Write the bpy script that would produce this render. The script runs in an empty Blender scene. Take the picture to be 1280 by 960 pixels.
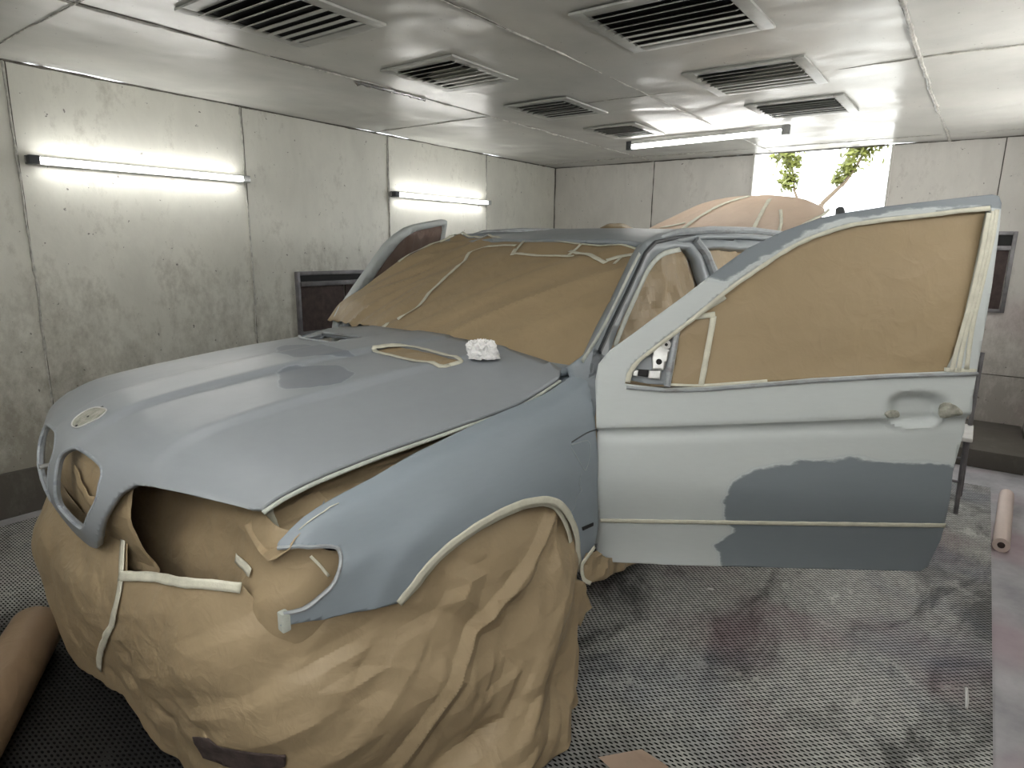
import bpy, bmesh, math, random
from mathutils import Vector, Matrix, noise
random.seed(7)
C = bpy.context.scene.collection
PI = math.pi
# ------------------------------------------------------------------ camera model (car frame: x to the rear, car's left = -y, z up)
F_PX = 791.948; YAW = 0.73384543; PITCH = 0.21419601; ROLL = 0.0147692
CAM = Vector((-0.340, -2.053, 1.482)); PSI = 0.10186508; DOOR_A = 0.99334
PARAMS = None
fw = Vector((math.cos(YAW)*math.cos(PITCH), math.sin(YAW)*math.cos(PITCH), -math.sin(PITCH)))
rt = fw.cross(Vector((0, 0, 1))).normalized(); up = rt.cross(fw)
RT = rt*math.cos(ROLL) + up*math.sin(ROLL); UP = -rt*math.sin(ROLL) + up*math.cos(ROLL)
def proj(P):
    d = P - CAM; w = d.dot(fw)
    return 640 + F_PX*d.dot(RT)/w, 480 - F_PX*d.dot(UP)/w
def lift(fn, uv, g=(0, 0), quiet=False):
    """parameters of the point of surface fn that the photograph shows at pixel uv"""
    a, b = g; best = None
    for it in range(60):
        P = fn(a, b); u, v = proj(P); ru, rv = u-uv[0], v-uv[1]; e = ru*ru+rv*rv
        if best is None or e < best[0]: best = (e, a, b)
        if e < .01: break
        h = 1e-4
        u1, v1 = proj(fn(a+h, b)); u2, v2 = proj(fn(a, b+h))
        A, B, Cc, D = (u1-u)/h, (u2-u)/h, (v1-v)/h, (v2-v)/h
        det = A*D-B*Cc
        if abs(det) < 1e-6: break
        da = -(D*ru-B*rv)/det; db = -(-Cc*ru+A*rv)/det
        m = max(abs(da)/.4, abs(db)/.4, 1); k = .8 if it > 8 else 1
        a += da/m*k; b += db/m*k
    e, a, b = best
    if e > 2 and not quiet: print('LIFT', getattr(fn, '__name__', ''), uv, 'err %.1f' % e**.5, (round(a, 3), round(b, 3)))
    return a, b
def liftpoly(fn, pts, g):
    out = []
    for q in pts:
        g = lift(fn, q, g); out.append(g)
    return out
def crom(P, t):
    n = len(P)
    if t < 0: return P[0]+(P[1]-P[0])*t
    if t > n-1: return P[-1]+(P[-1]-P[-2])*(t-n+1)
    t = min(n-1-1e-9, t); i = int(t); f = t-i
    p1, p2 = P[i], P[min(i+1, n-1)]
    p0 = P[i-1] if i > 0 else p1*2-p2
    p3 = P[i+2] if i+2 < n else p2*2-p1
    return p1 + (p2-p0)*(f*.5) + (p0*2-p1*5+p2*4-p3)*(f*f*.5) + (p1*3-p0-p2*3+p3)*(f*f*f*.5)
def interp(x, X, Y):
    if x <= X[0]: return Y[0]
    for i in range(1, len(X)):
        if x <= X[i]: return Y[i-1]+(Y[i]-Y[i-1])*(x-X[i-1])/(X[i]-X[i-1])
    return Y[-1]
def sinterp(x, X, Y, w=.012): return (interp(x-w, X, Y)+interp(x, X, Y)*2+interp(x+w, X, Y))/4
def sst(a, b, x):
    t = max(0, min(1, (x-a)/(b-a))); return t*t*(3-2*t)
def smooth2d(pts, n=4, closed=True):
    V = [Vector((p[0], p[1])) for p in pts]; out = []; m = len(V)
    for i in range(m if closed else m-1):
        p0, p1, p2, p3 = (V[(i+k) % m] if closed else V[max(0, min(m-1, i+k))] for k in (-1, 0, 1, 2))
        for j in range(n):
            f = j/n
            out.append(tuple(p1+(p2-p0)*(f*.5)+(p0*2-p1*5+p2*4-p3)*(f*f*.5)+(p1*3-p0-p2*3+p3)*(f*f*f*.5)))
    if not closed: out.append(tuple(V[-1]))
    return out
# ------------------------------------------------------------------ materials
def M(name): 
    m = bpy.data.materials.new(name); m.use_nodes = True; nt = m.node_tree
    return m, nt, nt.nodes['Principled BSDF']
def N(nt, t, **kw):
    n = nt.nodes.new(t)
    for k, v in kw.items():
        if k.startswith('i_'): n.inputs[k[2:].replace('_', ' ')].default_value = v
        else: setattr(n, k, v)
    return n
def L(nt, a, b): nt.links.new(a, b)
def coords(nt, scale=(1, 1, 1), loc=(0, 0, 0)):
    tc = N(nt, 'ShaderNodeTexCoord'); mp = N(nt, 'ShaderNodeMapping')
    mp.inputs['Scale'].default_value = scale; mp.inputs['Location'].default_value = loc
    L(nt, tc.outputs['Object'], mp.inputs[0]); return mp.outputs[0]
def noi(nt, co, s, d=4, r=.55, dist=0):
    n = N(nt, 'ShaderNodeTexNoise'); n.inputs['Scale'].default_value = s; n.inputs['Detail'].default_value = d
    n.inputs['Roughness'].default_value = r; n.inputs['Distortion'].default_value = dist
    L(nt, co, n.inputs['Vector']); return n.outputs['Fac']
def ramp(nt, f, stops):
    r = N(nt, 'ShaderNodeValToRGB'); e = r.color_ramp.elements
    while len(e) > 2: e.remove(e[-1])
    for i, (p, c) in enumerate(stops):
        if i >= 2: e.new(p)
        e[i].position = p; c = c if hasattr(c, '__len__') else (c, c, c); e[i].color = (*c[:3], 1)
    L(nt, f, r.inputs[0]); return r.outputs[0]
def mix(nt, f, a, b, mode='MIX'):
    m = N(nt, 'ShaderNodeMix', data_type='RGBA', blend_type=mode)
    for s, v in ((m.inputs[0], f), (m.inputs[6], a), (m.inputs[7], b)):
        if hasattr(v, 'is_linked') or hasattr(v, 'links'): L(nt, v, s)
        elif s is m.inputs[0]: s.default_value = v
        else: s.default_value = (*v, 1)
    return m.outputs[2]
def math_(nt, op, a, b=0, c=None):
    m = N(nt, 'ShaderNodeMath', operation=op)
    for s, v in zip(m.inputs, (a, b, c)):
        if v is None: continue
        if hasattr(v, 'links'): L(nt, v, s)
        else: s.default_value = v
    return m.outputs[0]
def bump(nt, bs, h, st, dist=.01):
    b = N(nt, 'ShaderNodeBump'); b.inputs['Strength'].default_value = st; b.inputs['Distance'].default_value = dist
    L(nt, h, b.inputs['Height']); L(nt, b.outputs[0], bs.inputs['Normal']); return b
MAT = {}
def simple(key, col, rough=.6, metal=0, nscale=0, namp=.25, bs_=0, spec=None):
    m, nt, b = M(key); b.inputs['Roughness'].default_value = rough; b.inputs['Metallic'].default_value = metal
    co = coords(nt)
    n = noi(nt, co, nscale or 12)
    c2 = tuple(x*(1-namp) for x in col)
    L(nt, ramp(nt, n, [(.3, c2), (.7, col)]), b.inputs['Base Color'])
    if bs_: bump(nt, b, noi(nt, co, (nscale or 12)*4), bs_, .004)
    if spec is not None: b.inputs['Specular IOR Level'].default_value = spec
    MAT[key] = m; return m
def primer(key, col, colpatch, rough=.38):
    m, nt, b = M(key); co = coords(nt)
    at = N(nt, 'ShaderNodeAttribute'); at.attribute_name = 'patch'
    d = math_(nt, 'ADD', at.outputs['Fac'], math_(nt, 'MULTIPLY', math_(nt, 'SUBTRACT', noi(nt, coords(nt, (1.5, 1.5, 4)), 7, 6, .6), .5), .045))
    edge = ramp(nt, d, [(0, 1), (.006, 0)])
    rim = ramp(nt, math_(nt, 'ABSOLUTE', d), [(0, .55), (.006, 0)])
    mott = noi(nt, co, 2.2, 5); fine = noi(nt, coords(nt, (1, 1, 5)), 22, 6)
    c = mix(nt, math_(nt, 'MULTIPLY', mott, .35), col, tuple(x*.8 for x in col))
    c = mix(nt, math_(nt, 'MULTIPLY', fine, .16), c, tuple(min(1, x*1.5) for x in col))
    c = mix(nt, edge, c, mix(nt, math_(nt, 'MULTIPLY', fine, .3), colpatch, tuple(x*1.25 for x in colpatch)))
    c = mix(nt, rim, c, tuple(min(1, x*1.6) for x in col))
    L(nt, c, b.inputs['Base Color'])
    L(nt, ramp(nt, noi(nt, co, 3, 5), [(.3, rough-.07), (.75, rough+.1)]), b.inputs['Roughness'])
    b.inputs['Specular IOR Level'].default_value = .55
    bump(nt, b, noi(nt, coords(nt, (1, 1, 3)), 40, 4), .06, .002)
    MAT[key] = m
primer('bonnet_primer', (.265, .288, .308), (.165, .185, .21), .4)
primer('fender_primer', (.232, .272, .305), (.24, .28, .31), .5)
primer('door_primer', (.50, .54, .54), (.18, .208, .232), .5)
primer('frame_primer', (.26, .29, .31), (.2, .2, .2), .4)
def paper(key, col, st=.55):
    m, nt, b = M(key); co = coords(nt)
    def ridge(s, d, dist):
        return math_(nt, 'ABSOLUTE', math_(nt, 'SUBTRACT', noi(nt, co, s, d, .5, dist), .5))
    r1 = ridge(5, 2, .4); r2 = ridge(14, 3, .6)
    vo = N(nt, 'ShaderNodeTexVoronoi', feature='F1'); vo.inputs['Scale'].default_value = 9
    wv = N(nt, 'ShaderNodeVectorMath', operation='ADD'); nn = N(nt, 'ShaderNodeTexNoise'); nn.inputs['Scale'].default_value = 4
    L(nt, co, nn.inputs['Vector']); sc = N(nt, 'ShaderNodeVectorMath', operation='SCALE'); sc.inputs['Scale'].default_value = .25
    L(nt, nn.outputs['Color'], sc.inputs[0]); L(nt, co, wv.inputs[0]); L(nt, sc.outputs[0], wv.inputs[1]); L(nt, wv.outputs[0], vo.inputs['Vector'])
    h = math_(nt, 'ADD', math_(nt, 'MULTIPLY', r1, -.7), math_(nt, 'MULTIPLY', r2, -.4))
    h = math_(nt, 'ADD', h, math_(nt, 'MULTIPLY', vo.outputs['Distance'], .35))
    bump(nt, b, h, st, .05)
    c = ramp(nt, noi(nt, co, 3, 4), [(.3, tuple(x*.88 for x in col)), (.7, col)])
    fib = noi(nt, coords(nt, (1, 1, 1)), 180, 2)
    c = mix(nt, math_(nt, 'MULTIPLY', fib, .25), c, tuple(x*.7 for x in col))
    L(nt, c, b.inputs['Base Color']); b.inputs['Roughness'].default_value = .5; b.inputs['Specular IOR Level'].default_value = .35
    MAT[key] = m
paper('kraft', (.36, .278, .17), .26)
paper('kraft_flat', (.375, .286, .17), .2)
paper('kraft_roll', (.26, .18, .11), .2)  # kraft darkened for the roll, its shade put into the colour
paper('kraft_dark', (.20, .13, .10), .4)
paper('kraft_pale', (.62, .48, .37), .25)
simple('tape', (.66, .65, .54), .55, 0, 30, .18, .3)
simple('tape_dark', (.50, .53, .48), .55, 0, 30, .2, .3)
simple('dark', (.012, .012, .012), .7)
simple('rubber', (.02, .02, .021), .8)
simple('steel', (.42, .43, .43), .35, .8, 20, .3)
simple('cast_metal', (.55, .56, .55), .35, .7, 30, .3)
simple('darkgrey', (.05, .055, .06), .5)
simple('white_cloth', (.85, .85, .85), .8, 0, 40, .12, .5)
simple('clear_film', (.60, .60, .52), .18, .3, 40, .5, .5)
simple('white_plastic', (.62, .62, .60), .4)
simple('vent_paint', (.50, .51, .48), .38, .0, 14, .22, .2)
simple('foil', (.8, .8, .8), .22, .9, 30, .2, .4)
simple('brown_filter', (.085, .06, .055), .85, 0, 25, .5, .5)
simple('frame_steel', (.24, .23, .24), .45, .4, 12, .5, .3)
simple('pink_paper', (.72, .60, .54), .6, 0, 6, .1)
simple('bark', (.12, .09, .06), .9)
simple('leaf', (.15, .165, .03), .6, 0, 6, .5)
simple('ground', (.42, .40, .36), .9)
def wallmat(key, col, grime, zlow=.9, pink=0):
    m, nt, b = M(key); co = coords(nt)
    sep = N(nt, 'ShaderNodeSeparateXYZ'); L(nt, co, sep.inputs[0])
    streak = noi(nt, coords(nt, (1, 1, .45)), 3.2, 8, .68, .4); fine = noi(nt, coords(nt, (1, 1, .6)), 16, 8, .75)
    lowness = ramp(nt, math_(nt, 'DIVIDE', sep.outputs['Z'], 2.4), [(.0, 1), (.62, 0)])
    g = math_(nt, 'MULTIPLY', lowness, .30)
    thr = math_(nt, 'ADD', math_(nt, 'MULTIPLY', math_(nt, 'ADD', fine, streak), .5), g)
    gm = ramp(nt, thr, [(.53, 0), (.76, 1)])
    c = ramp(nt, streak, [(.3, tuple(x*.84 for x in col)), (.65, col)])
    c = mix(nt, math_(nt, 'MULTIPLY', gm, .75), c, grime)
    spots = ramp(nt, noi(nt, co, 34, 2, .5), [(.24, 1), (.27, 0)])
    c = mix(nt, math_(nt, 'MULTIPLY', spots, .7), c, (.06, .055, .05))
    if pink:
        pk = ramp(nt, math_(nt, 'ADD', noi(nt, co, 1.4, 3), 0), [(.5, 0), (.68, .6)])
        pk2 = math_(nt, 'MULTIPLY', pk, ramp(nt, math_(nt, 'DIVIDE', sep.outputs['Z'], 2.4), [(.30, 1), (.55, 0)]))
        c = mix(nt, pk2, c, (.33, .18, .22))
    L(nt, c, b.inputs['Base Color']); b.inputs['Roughness'].default_value = .42; b.inputs['Specular IOR Level'].default_value = .45
    h = math_(nt, 'ADD', noi(nt, co, 2.0, 2), math_(nt, 'MULTIPLY', noi(nt, co, 30, 4), .06))
    bump(nt, b, h, .35, .04); MAT[key] = m
wallmat('wall_paint', (.71, .705, .635), (.20, .18, .14))
wallmat('wall_back', (.72, .70, .655), (.30, .27, .24), pink=1)
wallmat('kerb_paint', (.20, .19, .165), (.07, .06, .05))
def ceilmat():
    m, nt, b = M('ceiling_paint'); co = coords(nt)
    c = ramp(nt, noi(nt, co, 2.5, 6), [(.3, (.52, .52, .49)), (.7, (.62, .62, .58))])
    sp = ramp(nt, noi(nt, co, 45, 2), [(.24, 1), (.27, 0)]); c = mix(nt, math_(nt, 'MULTIPLY', sp, .5), c, (.1, .1, .09))
    L(nt, c, b.inputs['Base Color']); b.inputs['Roughness'].default_value = .27; b.inputs['Specular IOR Level'].default_value = .45
    h = math_(nt, 'ADD', noi(nt, co, 2.2, 1.5, .5, .4), math_(nt, 'MULTIPLY', noi(nt, co, 60, 3), .012))
    bump(nt, b, h, .7, .035); MAT['ceiling_paint'] = m
ceilmat()
def floormat():
    m, nt, b = M('concrete'); co = coords(nt)
    c = ramp(nt, noi(nt, co, 4, 8, .65), [(.3, (.27, .265, .28)), (.7, (.48, .47, .485))])
    pk = ramp(nt, noi(nt, co, 1.6, 2), [(.53, 0), (.66, .5)]); c = mix(nt, pk, c, (.38, .25, .28))
    L(nt, c, b.inputs['Base Color']); b.inputs['Roughness'].default_value = .6
    bump(nt, b, noi(nt, co, 40, 5), .3, .005); MAT['concrete'] = m
    # expanded metal grating: staggered slots
    m, nt, b = M('grating'); co = coords(nt); sep = N(nt, 'ShaderNodeSeparateXYZ'); L(nt, co, sep.inputs[0])
    px, py = .025, .0115
    row = math_(nt, 'FLOOR', math_(nt, 'DIVIDE', sep.outputs['X'], py))
    off = math_(nt, 'MULTIPLY', math_(nt, 'MODULO', math_(nt, 'ABSOLUTE', row), 2), .5)
    fy = math_(nt, 'SUBTRACT', math_(nt, 'FRACT', math_(nt, 'DIVIDE', sep.outputs['X'], py)), .5)
    fx = math_(nt, 'SUBTRACT', math_(nt, 'FRACT', math_(nt, 'ADD', math_(nt, 'DIVIDE', sep.outputs['Y'], px), off)), .5)
    r = math_(nt, 'ADD', math_(nt, 'POWER', math_(nt, 'ABSOLUTE', math_(nt, 'DIVIDE', fx, .36)), 2), math_(nt, 'POWER', math_(nt, 'ABSOLUTE', math_(nt, 'DIVIDE', fy, .33)), 2))
    clog = ramp(nt, noi(nt, co, 5, 6, .7, .4), [(.60, 0), (.68, 1)])
    hole = ramp(nt, math_(nt, 'ADD', r, clog), [(.55, 1), (1.0, 0)])
    st = noi(nt, coords(nt, (.8, 1.6, 1)), 1.7, 8, .7, .8)
    fine = noi(nt, co, 38, 5, .7)
    base = ramp(nt, fine, [(.3, (.27, .27, .255)), (.7, (.54, .54, .51))])
    base = mix(nt, ramp(nt, st, [(.50, 0), (.62, .8)]), base, (.05, .049, .048))

    pk = ramp(nt, noi(nt, coords(nt, (1, 1, 1), (3.1, .4, 0)), 1.1, 3), [(.52, 0), (.66, .5)]); base = mix(nt, pk, base, (.22, .12, .15))
    bl = ramp(nt, noi(nt, coords(nt, (1, 1, 1), (-2, 1.7, 0)), 1.3, 3), [(.54, 0), (.68, .45)]); base = mix(nt, bl, base, (.13, .15, .21))
    wear = ramp(nt, noi(nt, co, 7, 7, .75), [(.56, 0), (.66, .5)]); base = mix(nt, wear, base, (.42, .41, .39))
    # shadow at the front end of the booth floor, painted in as black
    floor_shade = ramp(nt, math_(nt, 'ADD', math_(nt, 'MULTIPLY', sep.outputs['X'], .5), math_(nt, 'ADD', math_(nt, 'MULTIPLY', noi(nt, co, 2.5, 5), .5), math_(nt, 'MULTIPLY', math_(nt, 'MAXIMUM', math_(nt, 'SUBTRACT', sep.outputs['Y'], .65), 0), 1.3))), [(.50, .97), (.86, 0)]); base = mix(nt, floor_shade, base, (.012, .012, .012))
    c = mix(nt, hole, base, (.006, .006, .006))
    L(nt, c, b.inputs['Base Color']); b.inputs['Roughness'].default_value = .55; b.inputs['Metallic'].default_value = .15
    L(nt, ramp(nt, hole, [(0, .5), (1, 0)]), b.inputs['Specular IOR Level'])
    bump(nt, b, math_(nt, 'SUBTRACT', 1, hole), .5, .006); MAT['grating'] = m
floormat()
def emis(key, col, s):
    m, nt, b = M(key); b.inputs['Base Color'].default_value = (.9, .9, .9, 1)
    b.inputs['Emission Color'].default_value = (*col, 1); b.inputs['Emission Strength'].default_value = s; MAT[key] = m
emis('tube_glow', (1, .985, .96), 3.0)
# ------------------------------------------------------------------ object helpers
def tagit(o, label=None, cat=None, group=None, kind=None):
    if label: o['label'] = label
    if cat: o['category'] = cat
    if group: o['group'] = group
    if kind: o['kind'] = kind
    return o
def mesh_obj(name, bm, mat, parent=None, car=False, smooth=True, sharp=35, attr=None):
    me = bpy.data.meshes.new(name); bm.to_mesh(me); bm.free()
    if smooth:
        for p_ in me.polygons: p_.use_smooth = True
        me.set_sharp_from_angle(angle=math.radians(sharp))
    for m in (mat if isinstance(mat, (list, tuple)) else [mat]): me.materials.append(MAT[m] if isinstance(m, str) else m)
    o = bpy.data.objects.new(name, me); C.objects.link(o)
    if parent: o.parent = parent
    elif car: o.rotation_euler = (0, 0, -PSI)
    return o
def empty(name, loc=(0, 0, 0), rz=0, label=None, cat=None, group=None, kind=None, parent=None):
    o = bpy.data.objects.new(name, None); C.objects.link(o); o.location = loc; o.rotation_euler = (0, 0, rz); o.empty_display_size = .1
    if parent: o.parent = parent
    return tagit(o, label, cat, group, kind)
def add_box(bm, lo, hi, bev=0, mtx=None):
    r = bmesh.ops.create_cube(bm, size=1); v = r['verts']
    for x in v: x.co = Vector([(lo[i]+hi[i])/2+x.co[i]*(hi[i]-lo[i]) for i in range(3)])
    if bev:
        es = list({e for x in v for e in x.link_edges})
        rr = bmesh.ops.bevel(bm, geom=es, offset=bev, segments=2, affect='EDGES', profile=.6); v = list({x for f in rr['faces'] for x in f.verts} | {x for x in v if x.is_valid})
    if mtx:
        for x in v: x.co = mtx @ x.co
    return v
def add_tube(bm, pts, r, seg=10, caps=True):
    pts = [Vector(p) for p in pts]; rings = []; n = len(pts)
    rs = r if hasattr(r, '__len__') else [r]*n
    last = None
    for i, p in enumerate(pts):
        t = (pts[min(i+1, n-1)]-pts[max(i-1, 0)]).normalized()
        if last is None: a = t.orthogonal().normalized()
        else: a = (last-t*last.dot(t)).normalized()
        last = a; b = t.cross(a)
        rings.append([bm.verts.new(p+(a*math.cos(2*PI*k/seg)+b*math.sin(2*PI*k/seg))*rs[i]) for k in range(seg)])
    for i in range(n-1):
        for k in range(seg): bm.faces.new((rings[i][k], rings[i][(k+1) % seg], rings[i+1][(k+1) % seg], rings[i+1][k]))
    if caps:
        bm.faces.new(rings[0][::-1]); bm.faces.new(rings[-1])
def newbm(): return bmesh.new()
def box_obj(name, lo, hi, mat, parent=None, bev=.003, **k):
    bm = newbm(); add_box(bm, lo, hi, bev); return mesh_obj(name, bm, mat, parent, **k)
def sdpoly(p, poly):
    """signed distance to a polygon, negative inside"""
    x, y = p; d = 1e9; ins = False; n = len(poly)
    for i in range(n):
        ax, ay = poly[i]; bx, by = poly[(i+1) % n]; ex, ey = bx-ax, by-ay; wx, wy = x-ax, y-ay
        t = max(0, min(1, (wx*ex+wy*ey)/(ex*ex+ey*ey+1e-12))); d = min(d, (wx-ex*t)**2+(wy-ey*t)**2)
        if (ay > y) != (by > y) and x < (bx-ax)*(y-ay)/(by-ay)+ax: ins = not ins
    return -math.sqrt(d) if ins else math.sqrt(d)
def sheet(name, fn, outer, mat, step, holes=(), thick=.01, out=(0, -1, 0), parent=None, car=True, patches=None, pscale=(1, 1), sharp=35, rim=None, weld=True):
    """a trimmed panel: 2-D outline with holes in the parameters of surface fn, gridded, mapped and given thickness"""
    bm = newbm(); es = []
    for loop in [outer]+list(holes):
        vs = [bm.verts.new((a, b, 0)) for a, b in loop]
        es += [bm.edges.new((vs[i], vs[(i+1) % len(vs)])) for i in range(len(vs))]
    bmesh.ops.triangle_fill(bm, use_beauty=True, use_dissolve=False, edges=es, normal=(0, 0, 1))
    A = [p[0] for p in outer]; B = [p[1] for p in outer]
    for ax, lo, hi, st in ((0, min(A), max(A), step[0]), (1, min(B), max(B), step[1])):
        k = math.floor(lo/st)+1
        while k*st < hi:
            no = (1, 0, 0) if ax == 0 else (0, 1, 0); co = (k*st+1.1e-5, 0, 0) if ax == 0 else (0, k*st+1.1e-5, 0)
            bmesh.ops.bisect_plane(bm, geom=bm.verts[:]+bm.edges[:]+bm.faces[:], dist=1e-6, plane_co=co, plane_no=no); k += 1
    bmesh.ops.dissolve_limit(bm, angle_limit=.001, verts=[v for v in bm.verts if not v.is_boundary], edges=[], use_dissolve_boundaries=False) if False else None
    lay = bm.verts.layers.float.new('patch')
    for v in bm.verts:
        a, b = v.co.x, v.co.y
        v[lay] = min([sdpoly((a*pscale[0], b*pscale[1]), q) for q in patches]) if patches else 1.0
        v.co = fn(a, b)
    if weld: bmesh.ops.remove_doubles(bm, verts=bm.verts, dist=1e-5)
    bm.normal_update()
    s = Vector((0, 0, 0))
    for f in bm.faces: s += f.normal*f.calc_area()
    if s.dot(Vector(out)) < 0: bmesh.ops.reverse_faces(bm, faces=bm.faces)
    o = mesh_obj(name, bm, mat, parent, car, sharp=sharp)
    if thick:
        md = o.modifiers.new('thickness', 'SOLIDIFY'); md.thickness = thick; md.offset = -1
    return o
def ribbon(name, fn, path, width, mat='tape', parent=None, off=.004, out=(0, -1, 0), car=True, smoothn=6, wob=.06, thick=.0012, absn=None):
    """a strip of tape following a path in the parameters of surface fn"""
    pts = smooth2d(path, smoothn, False) if smoothn > 1 else path
    P = [fn(*q) for q in pts]; bm = newbm(); prev = None; O = Vector(out)
    # resample at 1.5 cm
    dense = []
    for i in range(len(P)-1):
        n = max(1, int((P[i+1]-P[i]).length/.015))
        for j in range(n): f = j/n; dense.append((pts[i][0]*(1-f)+pts[i+1][0]*f, pts[i][1]*(1-f)+pts[i+1][1]*f))
    dense.append(tuple(pts[-1])); P = [fn(*q) for q in dense]
    for i, p in enumerate(P):
        t = (P[min(i+1, len(P)-1)]-P[max(i-1, 0)]).normalized(); a, b = dense[i]; h = 1e-3
        n = (fn(a+h, b)-fn(a-h, b)).cross(fn(a, b+h)-fn(a, b-h)).normalized() if absn is None else Vector(absn)
        if n.dot(O) < 0: n = -n
        s = t.cross(n).normalized(); w = width*.5*(1+wob*math.sin(i*1.7+len(P))+wob*noise.noise(p*30))
        row = [bm.verts.new(p+n*off+s*w*k) for k in (-1, -.33, .33, 1)]
        if prev:
            for k in range(3): bm.faces.new((prev[k], prev[k+1], row[k+1], row[k]))
        prev = row
    bm.normal_update(); s = Vector((0, 0, 0))
    for f in bm.faces: s += f.normal
    if s.dot(O) < 0: bmesh.ops.reverse_faces(bm, faces=bm.faces)
    o = mesh_obj(name, bm, mat, parent, car); md = o.modifiers.new('thickness', 'SOLIDIFY'); md.thickness = thick; md.offset = 0
    return o
def hsh(i, j, k):
    n = (i*374761393+j*668265263+k*2147483647) & 0xffffffff; n = ((n ^ (n >> 13))*1274126177) & 0xffffffff
    return ((n ^ (n >> 16)) & 0xffff)/65535-.5
def facet(x, y, k):
    """piecewise planar height field on a triangle lattice: the flat facets and sharp creases of crumpled paper"""
    s = (x+y)*.366025; xs, ys = x+s, y+s; i, j = math.floor(xs), math.floor(ys); u, v = xs-i, ys-j
    if u > v: return hsh(i, j, k)*(1-u)+hsh(i+1, j, k)*(u-v)+hsh(i+1, j+1, k)*v
    return hsh(i, j, k)*(1-v)+hsh(i, j+1, k)*(v-u)+hsh(i+1, j+1, k)*u
def crumple(P, amp=1, f=1, seed=0, aniso=(1, 1, 1)):
    x, y = P.x*aniso[0]*.8+P.y*.75*aniso[1], P.z*aniso[2]-P.x*.35+P.y*.3
    w = noise.noise_vector(Vector((x*2.1+seed, y*2.1, 5.5)))
    x += w.x*.08; y += w.y*.08; r = 0
    for q, (s, am) in enumerate(((3.6, .036), (7.5, .034), (16, .016))):
        c, d = math.cos(q*1.1+seed), math.sin(q*1.1+seed); k_ = int(seed*7)+q
        xx, yy = (x*c-y*d)*s*f, (x*d+y*c)*s*f
        m = 1 if q == 0 else .35+1.3*max(0, noise.noise(Vector((x*2.3, y*2.3, seed+q*3)))+.35)
        r += am/f**.5*m*facet(xx, yy, k_)
    return r*amp
def crumpled(fn, amp=1, f=1, seed=0, out=(0, -1, 0), aniso=(1, 1, 1), fade=None):
    O = Vector(out)
    def g(a, b):
        P = fn(a, b); h = 2e-3
        n = (fn(a+h, b)-fn(a-h, b)).cross(fn(a, b+h)-fn(a, b-h))
        if n.length < 1e-12: return P
        n.normalize()
        if n.dot(O) < 0: n = -n
        k = 1 if fade is None else fade(a, b)
        return P+n*crumple(P, amp, f, seed, aniso)*k
    return g
def rect(a0, a1, b0, b1): return [(a0, b0), (a1, b0), (a1, b1), (a0, b1)]
def wobbly(pts, n, amp, seed=0):
    out = []
    for i in range(len(pts)):
        a, b = Vector(pts[i]), Vector(pts[(i+1) % len(pts)])
        for j in range(n):
            p = a.lerp(b, j/n); q = noise.noise_vector(Vector((p.x*9+seed, p.y*9, 3.3)))
            out.append((p.x+q.x*amp, p.y+q.y*amp))
    return out
# ================================================================== THE CAR
CAR = empty('sport_utility_vehicle', (0, 0, 0), -PSI, 'large grey-primed off-road car masked with brown paper, its two front doors open', 'car')
# ---- bonnet surface: parameters y (across) and t (0 rear edge .. 12 lower lip of the nose)
BX0 = [1.43, 1.10, .80, .50, .30, .20, .130, .078, .048, .032, .036, .058, .078]
BZ0 = [1.118, 1.113, 1.098, 1.070, 1.045, 1.022, .985, .940, .885, .820, .755, .690, .648]
BX1 = [1.39, 1.12, .86, .60, .43, .35, .300, .262, .248, .245, .25, .26, .27]
BZ1 = [1.068, 1.003, .982, .966, .950, .937, .924, .906, .87, .81, .755, .69, .65]
SXY = ([0, .12, .25, .40, .50, .62, .77], [0, .02, .09, .30, .42, .66, 1])
SZY = ([0, .10, .128, .28, .43, .452, .62, .77, .80], [0, .0, .15, .165, .165, .33, .64, 1, 1.12])
B0 = [Vector((x, 0, z)) for x, z in zip(BX0, BZ0)]; B1 = [Vector((x, 0, z)) for x, z in zip(BX1, BZ1)]
def bonnet(y, t):
    p, q = crom(B0, t), crom(B1, t); a = abs(y)
    sx = sinterp(a, *SXY, w=.05); sz = sinterp(a, *SZY, w=.006)
    k = sst(8.3, 6.3, t)
    szs = sinterp(a, [0, .30, .50, .77], [0, .12, .42, 1], w=.06)
    sz = sz*k+szs*(1-k)
    return Vector((p.x+(q.x-p.x)*sx, y, p.z+(q.z-p.z)*sz))
def bl(pts, g): return liftpoly(bonnet, pts, g)
front = bl([(325, 638), (306, 635), (266, 627), (219, 616), (187, 611), (170, 610), (156, 617), (144, 630), (134, 646)], (-.76, 7.2))
front = [(y, t) for y, t in front]
print('bonnet front', [(round(a, 3), round(b, 2)) for a, b in front])
lip = [(-.25, 10.6), (-.18, 11.3), (-.10, 11.8), (0, 12)]
side = [(-.76, 0.10), (-.70, -.0)]
half = [(0, 0), (-.35, 0), (-.66, 0.0), (-.735, .06), (-.765, .25), (-.770, 1), (-.770, 2), (-.770, 3), (-.770, 4), (-.770, 5), (-.770, 6)]
fr2 = [(-.772, 6.9), (-.745, 7.15), (-.65, 7.18), (-.55, 7.22), (-.47, 7.35), (-.415, 7.55), (-.37, 8.1), (-.325, 9.1), (-.27, 10.3), (-.21, 11.1), (-.12, 11.75), (0, 12)]
outline = half+fr2
outline = outline+[(-a, b) for a, b in reversed(outline[1:-1])]
kid = [(-.040, 7.6), (-.032, 8.6), (-.034, 9.6), (-.045, 10.4), (-.085, 11.05), (-.130, 11.0), (-.19, 10.3), (-.235, 9.5), (-.262, 8.6), (-.262, 8.0), (-.235, 7.45), (-.17, 7.12), (-.10, 7.08), (-.06, 7.2)]
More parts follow.
